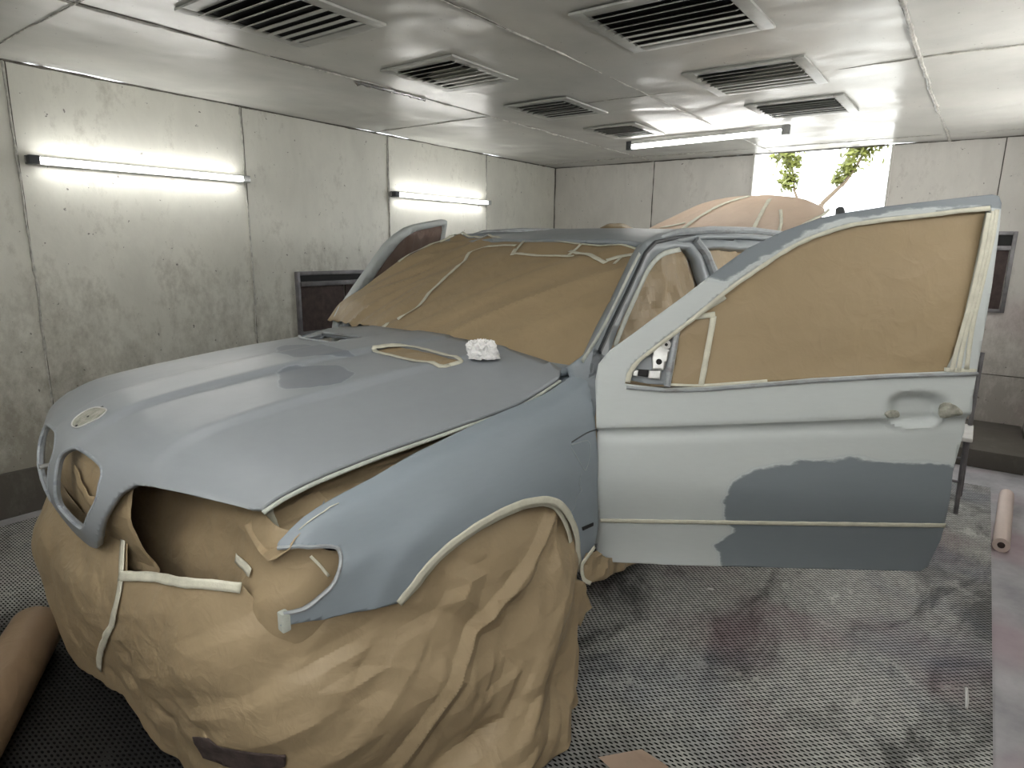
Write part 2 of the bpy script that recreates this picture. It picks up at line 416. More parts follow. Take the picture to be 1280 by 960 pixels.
kpx = [(82, 563), (94, 560), (106, 567), (122, 580), (126, 592), (123, 605), (117, 630), (103, 661), (91, 655), (75, 638), (68, 627), (67, 605), (69, 586), (73, 571)]
kl = bl(kpx, (-.12, 8)); print('kid', [(round(a, 3), round(b, 2)) for a, b in kl])
kl = [(max(-.30, min(-.028, a)), max(6.9, min(11.5, b))) for a, b in kl]
kids = smooth2d(kl, 3)
# cowl vents
vpx = [(467, 438), (474, 434), (492, 432), (510, 433), (535, 438), (560, 445), (574, 449), (575, 453), (562, 457), (548, 458), (520, 452), (490, 445)]
vl = bl(vpx, (-.3, 1)); print('vent', [(round(a, 3), round(b, 2)) for a, b in vl])
vl = smooth2d(vl, 2)
mir = lambda q: [(-a, b) for a, b in q][::-1]
# darker repaired patches on the bonnet (px outline in the photograph)
p1 = bl([(342, 440), (348, 431), (385, 430), (430, 437), (445, 445), (420, 447), (370, 447)], (-.1, 2.5))
p2 = bl([(345, 462), (380, 455), (425, 456), (445, 466), (430, 478), (390, 485), (350, 487)], (-.3, 2.5))
PS = (1, .3)
bpat = [[(a*PS[0], b*PS[1]) for a, b in q] for q in (p1, p2)]
BON = sheet('bonnet', bonnet, outline, 'bonnet_primer', (.0145, .14), holes=[kids, mir(kids), vl, mir(vl)], thick=.016, out=(-.5, 0, 1), parent=CAR, patches=bpat, pscale=PS, sharp=28)
# folded hem along the bonnet side, grille surrounds, badge recess
hem = [(-.768, .25), (-.772, 1), (-.772, 2), (-.772, 3), (-.772, 4), (-.772, 5), (-.772, 6), (-.772, 6.8)]
def lower(fn, dz, dy=0): return lambda a, b: fn(a, b)+Vector((0, dy, dz))
for sg in (-1, 1):
    bm = newbm(); add_tube(bm, [bonnet(-sg*a, b)+Vector((0, sg*-.004*-1, -.012)) for a, b in smooth2d(hem, 6, False)], .0055, 8)
    mesh_obj('bonnet_seal', bm, 'tape_dark', CAR)
    kk = kids if sg > 0 else mir(kids); loop = [bonnet(a, b) for a, b in kk]
    bm = newbm(); add_tube(bm, [p+Vector((.004, 0, 0)) for p in loop+loop[:2]], .0055, 8, False); mesh_obj('grille_surround', bm, 'bonnet_primer', CAR)
    vv = vl if sg > 0 else mir(vl); loop = [bonnet(a, b)+Vector((0, 0, .001)) for a, b in vv]
    if sg < 0:
        bm = newbm(); add_tube(bm, loop+loop[:2], .006, 6, False); mesh_obj('vent_rim', bm, 'frame_primer', CAR)
nn = Vector((-.35, 0, 1)).normalized()
bpx = bl([(90, 532), (94, 524), (106, 515), (119, 510), (131, 511), (133, 515), (124, 523), (110, 530), (97, 535)], (0, 6)); print('badge', [(round(p, 3), round(q, 2)) for p, q in bpx])
bo = sheet('badge_recess', lambda y, t: bonnet(y, t)+nn*.002, smooth2d(bpx, 4), 'clear_film', (.01, .1), thick=.003, out=(-.4, 0, 1), parent=CAR); bo['label'] = 'pale oval badge recess on the nose'
bcx = sum(p for p, q in bpx)/9; bcy = sum(q for p, q in bpx)/9
bm = newbm(); lp = [bonnet(y, t)+nn*.002 for y, t in smooth2d(bpx, 4)]; add_tube(bm, lp+lp[:2], .0022, 6, False); mesh_obj('badge_rim', bm, 'white_plastic', CAR)
for q in (-.55, .0, .5):
    bm = newbm(); add_tube(bm, [bonnet(bcx, bcy+q)+nn*.0015, bonnet(bcx, bcy+q)+nn*.004], .0035, 10); mesh_obj('badge_hole', bm, 'dark', CAR)
# ---- fender surface: parameters x, t (0 top inner edge .. 5 bottom)
FXT = ([.20, .27, .31, .35, .41, .46, .54, .66, .81, .97, 1.21, 1.35, 1.5], [.80, .815, .852, .872, .890, .900, .915, .945, .968, .992, 1.018, 1.055, 1.07])
FYM = ([.0, .20, .35, .5, .7, .9, 1.1, 1.45], [.81, .848, .876, .902, .925, .935, .938, .930])
def fender(x, t):
    zt = sinterp(x, *FXT, w=.03); ym = sinterp(x, *FYM, w=.08); yt = interp(x, [.25, .6, 1.2, 1.5], [.795, .80, .80, .79])
    yt = min(yt, ym-.02); w = ym-yt
    P = [Vector((x, -yt, zt)), Vector((x, -yt-w*.45, zt-.028)), Vector((x, -yt-w*.80, zt-.10)), Vector((x, -ym, .60+.45*(zt-.60))), Vector((x, -ym+.002, .575)), Vector((x, -ym+.018, .40))]
    # arch flare
    p = crom(P, t); d = math.hypot(x-.87, (p.z-.40)*1.0); fl = .012*math.exp(-(max(0, d-.47)/.04)**2)
    p.y -= fl*sst(.95, .75, p.z)
    return p
def fl(pts, g): return liftpoly(fender, pts, g)
lampcut = fl([(347, 685), (362, 684), (385, 684), (412, 683), (424, 688), (426, 704), (419, 727), (400, 747), (379, 762), (354, 767)], (.3, 2))
botm = fl([(498, 754), (454, 764), (404, 775), (351, 783)], (.5, 3.6))[::-1]
arch = fl([(498, 754), (517, 731), (533, 710), (558, 685), (592, 660), (625, 641), (654, 629), (683, 625), (700, 631), (712, 647), (720, 668), (722, 693), (724, 712)], (.5, 4))
rearb = fl([(728, 706), (742, 685), (748, 656), (747, 600), (745, 545), (741, 505), (735, 478)], (1.3, 4))
print('fender lamp', [(round(a, 2), round(b, 2)) for a, b in lampcut]); print('arch', [(round(a, 2), round(b, 2)) for a, b in arch]); print('rear', [(round(a, 2), round(b, 2)) for a, b in rearb])
fo = [(x, 0) for x in (.285, .4, .6, .8, 1.0, 1.2, 1.32)]
xr = rearb[-1][0]
FOUT = [(.28, .06)]+fo+[(1.36, -.02), (xr, min(.3, rearb[-1][1]))]+rearb[::-1]+arch[::-1]+botm[::-1][1:]+smooth2d(lampcut, 3, False)[::-1]
# light drips left by filler on the rear of the fender
trip = [fl(q, (1.3, 2.2)) for q in ([(712, 555), (735, 545), (737, 575), (728, 588)], [(722, 590), (730, 588), (725, 625), (716, 632), (722, 610)])]
LM_ = sheet('front_fender', fender, FOUT, 'fender_primer', (.013, .06), thick=.012, out=(0, -1, .2), parent=CAR, sharp=30)
def mirror(fn): return lambda a, b: Vector((fn(a, b).x, -fn(a, b).y, fn(a, b).z))
sheet('front_fender', mirror(fender), FOUT, 'fender_primer', (.04, .25), thick=.012, out=(0, 1, .2), parent=CAR, sharp=30)
ribbon('arch_tape', fender, [(a, b) for a, b in arch], .024, 'tape', CAR, off=.003, smoothn=4)
arin = fl([(505, 752), (524, 732), (540, 711), (563, 688), (596, 664), (628, 646), (656, 634), (682, 630), (697, 636), (707, 651), (714, 670), (717, 693)], (.5, 4))
ribbon('arch_tape', fender, arin, .018, 'tape', CAR, off=-.006, smoothn=4)
# lamp opening lip and end clip, reflector slot
bm = newbm(); add_tube(bm, [fender(a, b) for a, b in smooth2d(lampcut, 4, False)], .005, 6); mesh_obj('lamp_opening_lip', bm, 'frame_primer', CAR)
slot = fl([(727, 659), (741, 653), (741, 657), (728, 663)], (1.3, 3.5)); sheet('side_marker_slot', lambda a, b: fender(a, b)+Vector((0, -.003, 0)), slot, 'dark', (.05, .5), thick=.002, parent=CAR)
cl = fender(*lampcut[-1]); box_obj('fender_bracket', cl+Vector((-.006, -.006, -.045)), cl+Vector((.014, .018, .0)), 'tape_dark', CAR, .004)
# crease step running from the fender rear into the door line
cr = fl([(714, 553), (722, 548), (734, 541), (746, 537)], (1.3, 2)); bm = newbm(); add_tube(bm, [fender(a, b)+Vector((0, .0005, 0)) for a, b in smooth2d(cr, 4, False)], [.0008]+[.0026]*11+[.003], 6); mesh_obj('fender_crease', bm, 'darkgrey', CAR)
simple('filler', (.36, .40, .43), .6, 0, 30, .3)
for q in ([(713, 556), (724, 553), (735, 551), (738, 562), (732, 588), (722, 573), (713, 558)], [(727, 592), (724, 605), (727, 613), (720, 622), (718, 634), (711, 643)]): ribbon('filler_line', fender, fl(q, (1.3, 2.5)), .0035, 'filler', CAR, off=.0006, smoothn=3, thick=.0006, wob=.5)
pb = liftpoly(lambda x, z: green(x, z)+Vector((0, .004, 0)), [(711, 460), (726, 447), (745, 432), (754, 452), (748, 480), (744, 520), (733, 512), (722, 490)], (1.45, 1.0)) if False else None
# ---- inner structure: plain dark boxes, put in to block light
bm = newbm(); add_box(bm, (.35, -.66, .24), (4.35, .66, .42), .03); mesh_obj('underbody', bm, 'dark', CAR)
bm = newbm(); add_box(bm, (.40, -.62, .42), (1.35, .62, .86), .03); mesh_obj('engine_bay', bm, 'dark', CAR)

def wheel(x, y, sg, full):
    bm = newbm(); prof = [(.215, .11), (.25, .12), (.32, .125), (.352, .11), (.36, .07), (.362, 0), (.36, -.07), (.352, -.11), (.32, -.125), (.25, -.12), (.215, -.11)]
    def lathe(bm, prof, seg=40, close=False):
        R = [[bm.verts.new((x+r*math.cos(2*PI*k/seg), y+sg*w, .36+r*math.sin(2*PI*k/seg))) for k in range(seg)] for r, w in prof]
        for i in range(len(R)-1):
            for k in range(seg): bm.faces.new((R[i][k], R[i][(k+1) % seg], R[i+1][(k+1) % seg], R[i+1][k]))
        return R
    lathe(bm, prof); W = mesh_obj('wheel', bm, 'rubber', CAR)
    bm = newbm(); lathe(bm, [(.215, .11), (.20, .10), (.19, .03), (.19, -.10)])
    for k in range(5):
        a = 2*PI*k/5+.3; add_box(bm, (-.03, -.02, .03), (.03, .02, .2), .008, Matrix.Translation((x, y+sg*.06, .36)) @ Matrix.Rotation(a, 4, 'Y'))
    add_box(bm, (-.05, -.03, -.05), (.05, .03, .05), .02, Matrix.Translation((x, y+sg*.06, .36)))
    mesh_obj('rim', bm, 'steel', W)
for x in (.87, 3.69):
    for sg in (-1, 1): wheel(x, sg*.76, sg, True)
# ---- greenhouse side G(x, z), roof, body side behind the door
def green(x, z): return Vector((x, -(.80-.34*(z-1.03)-.25*max(0, z-1.45)**1.0*sst(1.45, 1.6, z)), z))
def gl(pts, g=(2, 1.4)): return liftpoly(green, pts, g)
go = gl([(735, 474), (741, 440), (757, 405), (775, 370), (790, 338), (800, 316), (808, 300), (822, 292), (845, 289), (880, 289), (917, 292)], (1.5, 1.05))
print('green', [(round(a, 2), round(b, 2)) for a, b in go])
x9, z9 = go[-1]
gout = go+[(3.4, z9), (4.0, z9-.02), (4.30, 1.46), (4.52, 1.06), (4.5, 1.03), (1.50, 1.03)]
w1 = gl([(760, 447), (772, 412), (786, 382), (803, 345), (815, 325), (829, 313), (849, 308), (862, 309), (872, 322), (879, 345)], (1.7, 1.1))
w1 = w1+[(2.60, 1.10), (2.58, 1.065), (1.65, 1.065)]
zt = w1[6][1]
w2 = gl([(884, 309), (905, 308), (922, 310)], (2.8, 1.48)); print('w1', [(round(a, 2), round(b, 2)) for a, b in w1], w2)
w2 = w2+[(3.62, w2[-1][1]-.01), (3.70, 1.10), (2.85, 1.08)]
w3 = [(3.80, 1.46), (4.10, 1.44), (4.30, 1.12), (3.86, 1.10)]
for sg in (-1, 1):
    g2 = green if sg < 0 else mirror(green)
    F = sheet('body_side_frame', g2, gout, 'frame_primer', (.15, .1), holes=[w1, w2, w3], thick=.045, out=(0, sg, .3), parent=CAR)
    if sg < 0:
        a_in = lambda a, b: green(a, b)
        ribbon('pillar_tape', green, gl([(768, 433), (782, 398), (798, 362), (812, 334), (828, 318), (850, 312)], (1.7, 1.1)), .022, 'tape_dark', CAR, off=.002, wob=.03)
        ribbon('pillar_tape', green, gl([(727, 452), (750, 415), (770, 376), (787, 340), (799, 317)], (1.5, 1.05)), .014, 'tape_dark', CAR, off=.003, wob=.03)
        bm = newbm(); add_tube(bm, [green(a, b)+Vector((0, -.004, 0)) for a, b in gl([(748, 440), (764, 405), (781, 370), (795, 340), (806, 316), (818, 303), (845, 297), (885, 296), (915, 299)], (1.6, 1.1))], .009, 8); mesh_obj('door_seal_channel', bm, 'darkgrey', CAR)
        bm = newbm(); add_tube(bm, [green(a, b)+Vector((0, -.012, 0)) for a, b in gl([(866, 300), (880, 318), (890, 345)], (2.5, 1.5))], .022, 8); mesh_obj('door_pillar_trim', bm, 'frame_primer', CAR)
    # lower body side behind the open door: sill, rear door, rear quarter
    def lowside(x, z, sg=sg): return Vector((x, sg*(.935-.10*sst(.85, 1.06, z)-.05*sst(3.9, 4.6, x)-.02*sst(.55, .38, z)), z))
    ra = [(3.69+.43*math.cos(a), .36+.43*math.sin(a)) for a in [PI*k/12 for k in range(13)]]
    body = [(1.42, .34), (1.42, .43), (2.50, .43), (2.52, 1.045), (4.50, 1.045), (4.60, .75), (4.55, .42), (4.12, .40)]+ra[0:13]+[(3.22, .34)]
    Q = sheet('body_side', lowside, body, 'frame_primer', (.12, .08), thick=.02, out=(0, sg, 0), parent=CAR)
    bm = newbm(); add_tube(bm, [lowside(x, z) for x, z in ((3.42, 1.04), (3.40, .85), (3.22, .70), (3.15, .45))], .004, 6); mesh_obj('shut_line', bm, 'dark', Q)
pb = liftpoly(green, [(710, 459), (726, 447), (742, 434), (756, 445), (750, 480), (744, 520), (733, 512), (722, 492)], (1.45, 1.0)); print('pb', pb)
sheet('pillar_base', green, pb, 'fender_primer', (.03, .03), thick=.01, out=(0, -1, 0), parent=CAR)
# roof: parameters x, y
RZ = ([2.05, 2.25, 2.6, 3.1, 3.7, 4.3], [1.512, 1.555, 1.588, 1.598, 1.592, 1.55])
def roof(x, y): return Vector((x, y, interp(x, *RZ)-.035*(abs(y)/.63)**3.2-.004))
sheet('roof', roof, [(2.13, -.60), (2.10, -.3), (2.09, 0), (2.10, .3), (2.13, .60), (2.4, .635), (3.3, .64), (4.25, .60), (4.30, 0), (4.25, -.60), (3.3, -.64), (2.4, -.635)], 'frame_primer', (.06, .06), thick=.02, out=(0, 0, 1), parent=CAR)
for sg in (-1, 1):
    bm = newbm(); add_tube(bm, [Vector((x, sg*y, z)) for x, y, z in ((2.16, .60, 1.515), (2.35, .615, 1.553), (2.7, .625, 1.575), (3.2, .63, 1.585), (3.9, .615, 1.572), (4.2, .60, 1.55))], [.012, .017, .018, .018, .017, .012], 8); mesh_obj('roof_rail', bm, 'frame_primer', CAR)
# bulkhead under the windscreen, tail panel
sheet('windscreen_cowl', lambda x, y: Vector((x, y, 1.098-.045*abs(y))), [(1.36, -.74), (1.40, 0), (1.36, .74), (1.60, .76), (1.62, 0), (1.60, -.76)], 'fender_primer', (.1, .1), thick=.02, out=(0, 0, 1), parent=CAR)
sheet('tail_panel', lambda y, z: Vector((4.58-.04*z-.12*(abs(y)/.85)**3+.10*sst(.7, .4, z), y, z)), rect(-.86, .86, .38, 1.05), 'frame_primer', (.1, .1), thick=.02, out=(1, 0, 0), parent=CAR)
bm = newbm(); add_box(bm, (1.62, -.60, .42), (4.35, .60, .95), .05); mesh_obj('cabin_interior', bm, 'dark', CAR)
# ---- front door, local parameters s (from the hinge to the rear), z
def doorfn(ang, sg, hx=1.34, hy=.93):
    S = Vector((math.cos(ang), sg*math.sin(ang), 0)); NO = Vector((-math.sin(ang), sg*math.cos(ang), 0))
    cup = (.940, 1.017)
    def f(s, bz):
        z = bz+.100*s; zc = .900+.100*s
        e = (abs((s-cup[0])/.080)**3+abs((z-cup[1]+.004)/.054)**3); ck = sst(1.6, 1.0, e)
        b = -.060*sst(.74, .40, z)+.004-.15*max(0, z-zc-.01)+.06*max(0, z-1.15)
        b += .014*sst(zc-.010, zc+.006, z)*(1-ck*.5) - .07*max(0, z-1.08)**1.25*1.2
        b += -.010*math.exp(-((z-zc+.02)/.022)**2)*(1-ck)
        b += .012*math.exp(-((z-.76)/.12)**2)
        b += -.012*(2*s-1.07)**2
        # handle cup
        b -= .030*sst(1.1, .12, e)
        return Vector((hx, sg*hy, z))+S*s+NO*b
    f.S, f.NO = S, NO; return f
DL = doorfn(DOOR_A, -1)
def dl(pts, g=(.5, 1)): return liftpoly(DL, pts, g)
dout = dl([(748, 702), (743, 675), (745, 657), (747, 600), (746, 545), (745, 505), (744, 476), (748, 455), (762, 438), (790, 418), (818, 397), (855, 370), (895, 339), (935, 310), (981, 288), (1026, 272), (1060, 265), (1099, 259), (1140, 254), (1175, 250), (1215, 245.5), (1240, 243), (1249, 245), (1252, 254), (1250, 280), (1240, 357), (1229, 420), (1221, 467), (1216, 495), (1210, 520), (1201, 553), (1191, 590), (1183, 645), (1176, 675), (1160, 708), (1151, 714), (1060, 712), (949, 709), (860, 707), (791, 704)], (0, .5))
dwin = dl([(781, 480), (783, 468), (790, 456), (797, 449), (825, 427), (854, 405), (880, 384), (904, 364), (930, 345), (954, 329), (981, 311), (1008, 297), (1035, 287), (1062, 279), (1105, 272), (1153, 267), (1200, 261), (1238, 257), (1240, 270), (1232, 311), (1218, 372), (1203, 425), (1188, 464), (1120, 467), (1017, 473), (881, 484), (831, 486)], (.1, 1.05))
dpat = dl([(905, 650), (903, 625), (915, 602), (945, 586), (1000, 576), (1060, 572), (1120, 576), (1165, 577), (1186, 580), (1215, 590), (1215, 660), (1190, 740), (1000, 740), (895, 740), (900, 700), (893, 680), (915, 665)], (.4, .7))
print('door win', [(round(a, 3), round(b, 3)) for a, b in dwin][:4], 'out', [(round(a, 3), round(b, 3)) for a, b in dout][-16:-4])
dpat2 = dl([(850, 340), (905, 352), (918, 347), (960, 319), (1010, 291), (1062, 273), (1150, 262), (1230, 258), (1254, 262), (1290, 262), (1290, 220), (1000, 220)], (.4, 1.3))
DOUT, DWIN, DPAT = dout, dwin, dpat
def build_door(fn, sg, detail, nm, lab):
    fn_out = fn.NO
    D = sheet(nm, fn, DOUT, 'door_primer', (.012, .008) if detail else (.04, .04), holes=[DWIN], thick=.035, out=fn_out, parent=CAR, patches=[DPAT, dpat2] if detail else None, sharp=40)
    D['label'] = lab
    # inner trim box gives the door its depth
    bm = newbm(); a = [fn(.03, .46)-fn.NO*.045, fn(1.02, .43)-fn.NO*.045, fn(1.04, .985)-fn.NO*.06, fn(.08, 1.01)-fn.NO*.06]
    v1 = [bm.verts.new(p) for p in a]; v2 = [bm.verts.new(p-fn.NO*.055) for p in a]
    bm.faces.new(v1); bm.faces.new(v2[::-1])
    for i in range(4): bm.faces.new((v1[i], v2[i], v2[(i+1) % 4], v1[(i+1) % 4]))
    bmesh.ops.recalc_face_normals(bm, faces=bm.faces); mesh_obj('door_inner_panel', bm, 'darkgrey', D)
    return D
DOORL = build_door(DL, -1, True, 'front_door', 'open left front door, light grey primer with a darker repaired patch')
# tape on the door
def dtape(px, w, g=(.5, 1), nm='masking_tape', mat='tape', off=.004, sm=4, par=None):
    return ribbon(nm, DL, dl(px, g), w, mat, par or DOORL, off=off, out=DL.NO, smoothn=sm)
dtape([(750, 649.5), (850, 651), (950, 652.5), (1060, 654), (1181, 655.5)], .0165, (0, .58), off=.005).name = 'moulding_tape'
dtape([(783, 478), (786, 465), (797, 449), (825, 427), (854, 405), (880, 384), (904, 364), (930, 345), (954, 329), (981, 311), (1008, 297), (1035, 287), (1062, 279), (1105, 272), (1153, 267), (1200, 261), (1249, 257)], .026, (.1, 1.05), off=-.001)
for px in ([(1246, 262), (1240, 300), (1228, 352), (1215, 410), (1208, 462)], [(1236, 266), (1226, 320), (1212, 380), (1195, 440), (1190, 464)], [(1242, 264), (1233, 315), (1220, 370), (1205, 425), (1198, 464)], [(1180, 462), (1200, 463), (1220, 464)]):
    dtape(px, .013, (1, 1.5), off=.001)
sheet('window_post', lambda a, b: DL(a, b)-DL.NO*.012, dl([(1237, 262), (1251, 262), (1246, 310), (1236, 365), (1226, 420), (1219, 466), (1184, 466), (1196, 440), (1212, 380), (1226, 320)], (1.05, 1.5)), 'tape_dark', (.03, .03), thick=.01, out=DL.NO, parent=DOORL)
bm = newbm(); add_tube(bm, [DL(a, b)+DL.NO*.004 for a, b in dl([(783, 484), (831, 488), (881, 487), (1017, 476), (1120, 470), (1221, 467)], (.1, 1.05))], .006, 8); mesh_obj('waist_moulding', bm, 'frame_primer', DOORL)
# mirror mounting triangle
tri = dl([(784, 477), (787, 466), (798, 454), (852, 408), (846, 440), (838, 484), (810, 482)], (.1, 1.05))
sheet('mirror_base_plate', lambda a, b: DL(a, b)-DL.NO*.028, tri, 'frame_primer', (.02, .02), thick=.006, out=DL.NO, parent=DOORL)
gp = lambda px, off=0: DL(*dl([px], (.15, 1.1))[0])+DL.NO*off
bm = newbm(); add_tube(bm, [gp((847, 412), -.015), gp((841, 445), -.012), gp((834, 484), -.012)], .011, 8); mesh_obj('window_channel', bm, 'frame_primer', DOORL)
bracket = empty('mirror_bracket', parent=DOORL) if False else None
sheet('mirror_bracket', lambda a, b: DL(a, b)-DL.NO*.012, dl([(818, 430), (826, 425), (838, 425), (838, 440), (830, 464), (816, 463), (815, 450)], (.15, 1.1)), 'cast_metal', (.01, .01), thick=.012, out=DL.NO, parent=DOORL)
MB_ = sheet('mirror_bracket', lambda a, b: DL(a, b)-DL.NO*.006, dl([(811, 463), (827, 464), (825, 475), (810, 473)], (.15, 1.05)), 'cast_metal', (.01, .01), thick=.012, out=DL.NO, parent=DOORL)
sheet('bracket_arm', lambda a, b: DL(a, b)-DL.NO*.010, dl([(796, 462), (812, 463), (811, 472), (795, 470)], (.12, 1.05)), 'dark', (.01, .01), thick=.012, out=DL.NO, parent=DOORL)
sheet('bracket_tab', lambda a, b: DL(a, b)-DL.NO*.006, dl([(792, 462), (798, 463), (797, 471), (791, 470)], (.11, 1.05)), 'cast_metal', (.01, .01), thick=.008, out=DL.NO, parent=DOORL)
bm = newbm(); c0 = gp((833, 431), -.004); add_tube(bm, [c0, c0-DL.NO*.012], .0145, 20); mesh_obj('bolt_boss', bm, 'white_plastic', DOORL)
bm = newbm(); c0 = gp((833, 431), -.002); add_tube(bm, [c0, c0-DL.NO*.012], .005, 12); mesh_obj('bolt_hole', bm, 'dark', DOORL); bm = newbm(); c0 = gp((824, 453), -.010); add_tube(bm, [c0, c0-DL.NO*.006], .0095, 16); mesh_obj('bolt_hole', bm, 'dark', DOORL)
# handle stubs
def stub(px, nm):
    o = sheet(nm, lambda a, b: DL(a, b)+DL.NO*.009, smooth2d(dl(px, (.9, 1)), 3), 'clear_film', (.01, .01), thick=.008, out=DL.NO, parent=DOORL); return o
stub([(1107, 517), (1111, 513), (1119, 512), (1123, 516), (1121, 521), (1112, 522)], 'handle_mount')
stub([(1173, 505), (1182, 503), (1193, 506), (1202, 515), (1196, 519), (1173, 521)], 'handle_mount')
# dark line below the character crease
DR = doorfn(math.radians(22), 1, 1.50, .90)
DRO = build_door(DR, 1, False, 'front_door', 'open right front door beyond the windscreen')
DRO['label'] = 'open right front door, seen past the windscreen'
# ================================================================== MASKING PAPER (laid over the car)
def paper_thing(name, label, fn, outline, mat, step, out, thick=.0015, group=None, holes=(), sharp=9):
    o = sheet(name, fn, outline, mat, step, holes=holes, thick=thick, out=out, car=True, sharp=sharp)
    return tagit(o, label, 'masking paper', group)
# ---- skirt round the nose, bumper and front wheel: parameters a (column), b (row 0 top .. 3 bottom)
COLS = [
 [(.95,.93,.72),(.95,.95,.52),(.95,.97,.30),(.95,.98,.02)],
 [(.50,.88,.72),(.45,.92,.52),(.42,.92,.30),(.45,.90,.02)],
 [(.26,.66,.72),(.19,.68,.54),(.17,.68,.32),(.22,.64,.04)],
 [(.13,.36,.74),(.055,.42,.56),(.050,.42,.34),(.09,.38,.06)],
 [(.11,.06,.70),(.055,.05,.54),(.055,.10,.32),(.085,.14,.06)],
 [(.13,-.20,.74),(.075,-.22,.56),(.09,-.16,.34),(.12,-.06,.05)],
 [(.17,-.42,.76),(.11,-.44,.56),(.115,-.40,.32),(.15,-.30,.02)],
 [(.20,-.64,.76),(.155,-.67,.56),(.17,-.66,.32),(.22,-.56,.01)],
 [(.34,-.765,.72),(.31,-.80,.56),(.29,-.86,.32),(.36,-.78,.01)],
 [(.50,-.845,.80),(.49,-.895,.56),(.50,-.955,.32),(.56,-.95,.01)],
 [(.74,-.885,.86),(.73,-.94,.60),(.73,-.99,.34),(.74,-1.05,.01)],
 [(1.02,-.895,.86),(1.0,-.95,.60),(.96,-1.01,.34),(.93,-1.08,.01)],
 [(1.24,-.905,.80),(1.18,-.93,.56),(1.12,-.985,.34),(1.10,-1.045,.01)],
 [(1.30,-.90,.56),(1.24,-.90,.44),(1.19,-.96,.26),(1.17,-1.01,.01)]]
COLS = [[Vector(p) for p in c] for c in COLS]
def skirt0(a, b):
    p = crom([crom(c, b) for c in COLS], a); k = sst(8.2, 9.5, a)*sst(1.1, .0, b); p.y += .035*k; return p
skirt = crumpled(skirt0, 1.15, 1.0, 3, (-.6, -1, 0), fade=lambda a, b: (.65+.35*sst(5.5, 8.5, a))*(.35+.65*sst(.3, 1.0, b)))
def skirtc(a, b):
    # long diagonal folds hanging from the wheel arch to the lower front
    P = skirt(a, b); k = sst(7.0, 9.0, a)*sst(.25, .9, b)
    if k > 0:
        s_ = (a-9)*.27; z = P.z; d = z*.80-s_*.60+.05*noise.noise(Vector((s_*2, z*2, 1))); l = z*.60+s_*.80
        for fr, am, sd in ((5.0, .018, 1), (11, .011, 4)):
            q = facet(d*fr, l*1.1, sd); P.y -= am*2*k*(q+.15)
        P.y -= .02*k*max(0, 1-abs(d-.18)/.035)
    return P
bot = [(13, 2.98), (12.3, 2.99), (11, 3), (9.5, 3), (8, 3), (6.8, 2.99), (5.9, 2.93), (5.35, 2.80), (5.0, 2.64), (4.6, 2.72), (4.2, 2.70), (3.8, 2.78), (3.2, 2.75), (2.4, 2.8), (1, 2.95), (0, 2.95)]
def sk(px, g): return liftpoly(skirt0, px, g)
def smooth_open(p):
    out = []
    for i in range(len(p)-1): out += [(p[i][0]+(p[i+1][0]-p[i][0])*k/3, p[i][1]+(p[i+1][1]-p[i][1])*k/3) for k in range(3)]
    return out
top = [(0, 0), (2, 0), (3.4, .05), (4.6, .0)]+sk([(158, 640), (158, 665), (157, 690), (157, 714), (180, 716), (215, 720), (260, 724), (303, 730), (322, 752), (340, 775)], (5, .5))+[(8.3, .62), (8.6, .55), (8.9, .42), (9.4, .3), (10, .06), (11, .05), (12.0, .05), (12.6, .1), (13, .2)]
print('skirt top', [(round(p, 2), round(q, 2)) for p, q in top])
SK = paper_thing('masking_paper', 'big crumpled brown paper skirt round the nose and front wheel down to the floor', skirtc, smooth_open(top)+wobbly(bot+[top[0]], 5, .05)[:-5], 'kraft', (.030, .020), (-.6, -1, 0))
def sk(px, g): return liftpoly(skirt0, px, g)
ribbon('tape_strip', skirtc, sk([(156, 640), (153, 700), (151, 742), (140, 785), (127, 815), (122, 838)], (5, 1)), .022, 'tape', SK, off=.006, out=(-.6, -1, 0), smoothn=5)
ribbon('tape_strip', skirtc, sk([(152, 720), (180, 720), (215, 724), (260, 728), (303, 733)], (5.3, .5)), .024, 'tape', SK, off=.010, out=(-.6, -1, 0), smoothn=5)
# dark stained tear near the bottom
tear = sk([(243, 918), (262, 920), (300, 934), (330, 940), (356, 945), (356, 958), (320, 962), (280, 955), (255, 945)], (6.5, 2.7))
st_ = sheet('dark_patch', lambda a, b: skirtc(a, b)+Vector((-.003, -.004, 0)), wobbly(tear, 3, .02), 'brown_filter', (.08, .05), thick=.001, out=(-.6, -1, 0), parent=SK); st_['label'] = 'dark brown worn patch near the hem'
# ---- paper in the lamp opening and front recess: a along plan, z
RC = [Vector(p+(0,)) for p in ((.25, .16), (.26, -.16), (.275, -.40), (.285, -.56), (.275, -.66), (.28, -.755), (.34, -.812), (.43, -.838), (.60, -.85))]
def rec0(a, z):
    p = crom(RC, a); return Vector((p.x-.03*sst(.80, .62, z)*sst(7, 4, a)+.03*sst(.80, .9, z), p.y-.012*sst(.75, .62, z), z))
recess = crumpled(rec0, .45, 1.2, 11, (-.6, -1, 0))
RP = paper_thing('masking_paper', 'dark hollow of brown paper filling the empty headlight opening', recess, wobbly([(0.0, .54), (8, .54), (8, .78), (6.6, .78), (5.5, .84), (4, .88), (2.0, .88), (0.0, .85)], 5, .01), 'kraft', (.08, .012), (-.6, -1, 0))
def rc(px, g=(4, .75)): return liftpoly(rec0, px, g)
ribbon('tape_strip', recess, rc([(298, 697), (307, 705), (317, 716)]), .022, 'tape', RP, off=.008, out=(-.6, -1, 0), smoothn=4)
ribbon('tape_strip', recess, rc([(388, 694), (398, 704), (409, 718)], (6, .75)), .007, 'tape', RP, off=.006, out=(-.6, -1, 0), smoothn=4)
